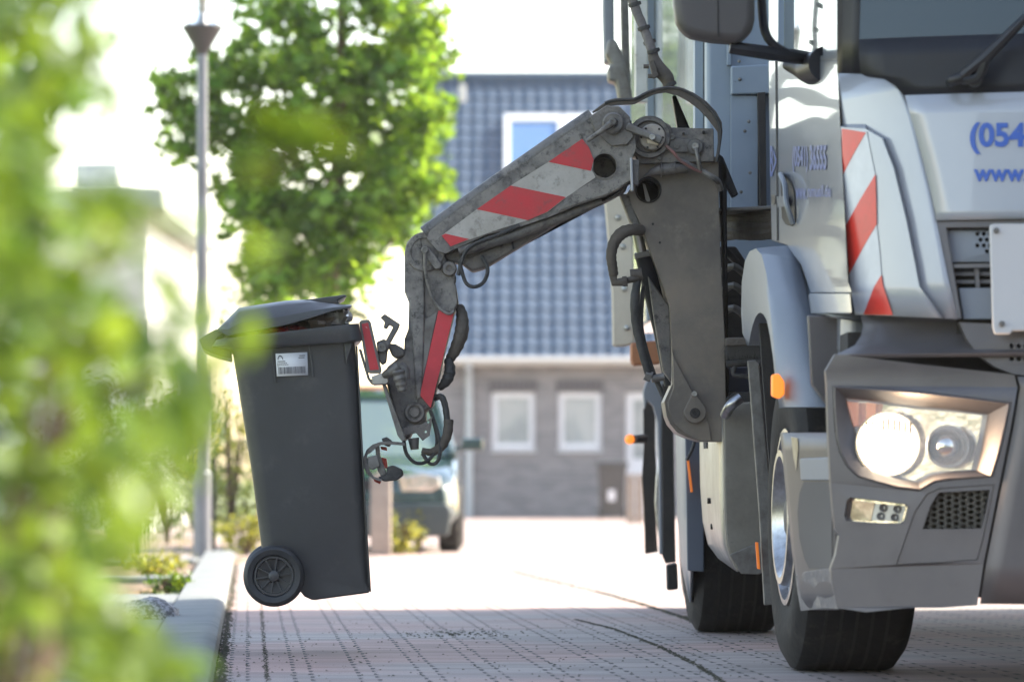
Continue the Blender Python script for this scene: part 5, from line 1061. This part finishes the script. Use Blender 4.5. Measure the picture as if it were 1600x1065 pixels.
# thick hoses on the right of the forearm
M().tube([P(718, 478, FD_+.05), P(722, 495, FD_+.03), P(721, 520, FD_+.02), P(712, 545, FD_+.03), P(702, 562, FD_+.04)], [.014, .022, .026, .022, .016], seg=14, corr=.06).build('hose_bundle', m_hosebrown, Tm)
M().tube([P(700, 560, FD_+.03), P(703, 578, FD_+.02), P(698, 594, FD_+.02), P(686, 607, FD_+.03)], [.015, .021, .020, .010], seg=14, corr=.08).build('hose_bundle', m_hose, Tm)
M().tube([P(678, 622, FD_+.02), P(690, 620, FD_), P(696, 636, FD_-.01), P(699, 660, FD_-.02)], [.012, .012, .012, .012], seg=10, corr=.05).build('hydraulic_hose', m_hose, Tm)
M().tube([P(701, 655, FD_-.02), P(699, 678, FD_-.02), P(690, 697, FD_-.01), P(674, 706, FD_), P(659, 703, FD_)], [.018, .018, .017, .014, .010], seg=12, corr=.05).build('hydraulic_hose', m_hosebrown, Tm)
M().tube([P(672, 640, FD_), P(682, 670, FD_-.01), P(688, 698, FD_-.02), P(684, 720, FD_-.02), P(672, 724, FD_-.01), P(660, 708, FD_)], .0068, seg=8).build('hydraulic_hose', m_hose, Tm)
M().tube([P(631, 688, FD_), P(635, 708, FD_-.01), P(648, 722, FD_-.02), P(664, 722, FD_-.02), P(678, 708, FD_-.01), P(683, 685, FD_), P(676, 650, FD_)], .0068, seg=8).build('hydraulic_hose', m_hose, Tm)
M().tube([P(646, 684, FD_), P(648, 702, FD_)], [.021, .015], seg=12, smooth=0, corr=0).build('hose_fitting', m_steel, Tm)
M().prism([(628, 671), (634, 666), (660, 662), (676, 650), (671, 680), (660, 688), (650, 676), (632, 680)], FD_-.02, .05, holes=[circ(665, 674, 2.2, 8), circ(669, 659, 2.2, 8)]).build('hose_bracket', m_arm, Tm, bevel=.003)

# gripper: stripe plate, hooks, claw
GD = 15.18
gp = M().prism([(561, 503), (565, 500), (576, 499), (579, 503), (596, 578), (594, 583), (577, 583), (573, 580)], GD, .05).build('gripper_plate', m_steel, Tm, bevel=.003)
M().prism([(565, 506), (575, 504), (592, 577), (578, 578)], GD-.005, .006).build('warning_sheet', mat('scratched_red', (.56, .04, .05), rough=.4, scale=14, dirt=(.55, .50, .46), dlo=.62, dhi=.64, dscale=22), gp)
M().prism([(560, 545), (564, 545), (577, 590), (590, 600), (580, 600), (574, 592)], GD+.01, .08).build('plate_edge', m_steel, gp, bevel=.003)
M().prism([(580, 588), (594, 583), (606, 582), (607, 597), (603, 600), (582, 601)], GD+.0, .12).build('clamp_bracket', m_alu, gp, bevel=.004)
M().prism([(597, 600), (602, 600), (634, 686), (629, 690), (621, 680)], GD+.02, .1).build('guide_bar', m_steel, gp, bevel=.002)
hk = M().prism([(594, 496), (601, 490), (610, 496), (625, 506), (622, 514), (609, 537), (602, 533), (614, 511), (608, 507), (604, 514), (599, 512), (601, 503)], GD+.06, .05).build('hook', m_arm, Tm, bevel=.004)
M().prism([(588, 534), (600, 529), (611, 536), (605, 548), (603, 566), (596, 570), (591, 560)], GD+.04, .08).build('hook_arm', m_arm, hk, bevel=.006)
pin(597, 543, 8, GD+.04, .02, m_steel, hk, 'pivot_pin')
M().prism([(604, 536), (618, 537), (632, 545), (632, 556), (618, 560), (612, 555)], GD+.1, .1).build('hook_link', m_arm, hk, bevel=.008)
cl_ = M().tube([P(600, 586, GD-.0), P(612, 580, GD-.02), P(622, 573, GD-.02)], [.012, .02, .022], seg=12); cl_.tube([P(624, 570, GD-.02), P(632, 578, GD-.02), P(633, 592, GD-.02)], .018, seg=10); cl_.tube([P(622, 578, GD-.03), P(626, 596, GD-.03), P(629, 612, GD-.03)], [.024, .022, .014], seg=12, corr=.1); cl_.build('clamp_cylinder', m_arm, Tm)
cs_ = [(632, 691), (622, 690), (608, 689), (594, 690), (582, 694), (573, 702), (568, 714), (568, 728), (573, 740), (583, 748), (596, 752)]
cw = M()
rr_ = [[P(x+(0 if i else 0), y, GD+.02), P(x, y, GD+.14), P(x+(6 if 3 < i < 9 else 1), y+(5 if i < 6 else -4), GD+.14), P(x+(6 if 3 < i < 9 else 1), y+(5 if i < 6 else -4), GD+.02)] for i, (x, y) in enumerate(cs_)]
sm = []
for i in range(len(rr_)-1):
    for k_ in range(3): sm.append([rr_[i][j].lerp(rr_[i+1][j], k_/3) for j in range(4)])
sm.append(rr_[-1]); cw.grid(sm, True); cw.cap(sm[0]); cw.cap(sm[-1]); claw = cw.build('claw', m_arm, Tm, bevel=.002)
M().prism([(586, 697), (592, 695), (594, 712), (604, 740), (598, 748), (590, 735)], GD+.04, .06).build('claw_link', m_steel, claw, bevel=.003)
M().prism([(574, 714), (590, 710), (594, 728), (580, 734), (574, 728)], GD+.02, .09).build('claw_block', m_steel, claw, bevel=.004)
M().prism([(590, 745), (604, 740), (604, 729), (614, 726), (628, 733), (630, 742), (620, 750), (600, 752)], GD+.03, .1).build('claw_tip', m_hose, claw, bevel=.006)
M().prism([(596, 685), (604, 682), (612, 688), (608, 698), (600, 695)], GD+.03, .08).build('claw_tip', m_hose, claw, bevel=.004)
for q in ([(594, 697), (604, 698), (605, 704), (596, 702)], [(596, 714), (604, 716), (606, 732), (598, 730)], [(583, 746), (596, 750), (594, 756), (585, 752)]): M().prism(q, GD+.10, .02).build('red_pad', m_red2, claw)

# ------------------------------------------------------------------ unseen house and hedge added behind the camera to darken truck front and reflections
hs = empty('unseen_row_house', (6, -16, 0), 'unseen brick row house with dark tiled roof, added behind the camera to darken the truck front', 'house')
M().box((2, -18.5, 2.9), (34, 5, 5.8)).build('wall', m_brick, hs)
q = M(); q.add([(-15.4, -15.6, 5.7), (19.4, -15.6, 5.7), (19.4, -18.5, 8.6), (-15.4, -18.5, 8.6), (-15.4, -21.4, 5.7), (19.4, -21.4, 5.7)], [(0, 1, 2, 3), (3, 2, 5, 4), (0, 3, 4), (1, 5, 2)]); q.build('roof', m_tile, hs)
for i in range(8):
    for z in (1.5, 4.2): M().box((-13+i*4.2, -15.97, z), (1.4, .07, 1.3)).build('window', m_frame, hs, bevel=.01); M().box((-13+i*4.2, -15.92, z), (1.2, .02, 1.1)).build('pane', m_pane, hs)
pb2 = empty('hedge', (-6, -4, 0), 'unseen long dark hedge added behind the camera to darken the truck front', 'hedge')
pts = []
for i in range(260): pts += blob((rn.uniform(-14, 14), rn.uniform(-9, -7), rn.uniform(0, 2.6)), (.4, .4, .4), 10, rn)
leaves(pts, .3, 'oval', rn).build('foliage', m_hedge2, pb2)
# ------------------------------------------------------------------ sunlit hazy air
hz_ = M().box((0, 60, 4.6), (90, 140, 13.4)).build('haze', bpy.data.materials.new('haze'))
hm = bpy.data.materials['haze']; hm.use_nodes = True; hn = hm.node_tree; hn.nodes.remove(hn.nodes['Principled BSDF'])
pv = hn.nodes.new('ShaderNodeVolumePrincipled'); pv.inputs['Color'].default_value = (1, .98, .94, 1); pv.inputs['Density'].default_value = .00045; pv.inputs['Anisotropy'].default_value = .3
hn.links.new(pv.outputs[0], hn.nodes['Material Output'].inputs['Volume']); hz_['kind'] = 'stuff'
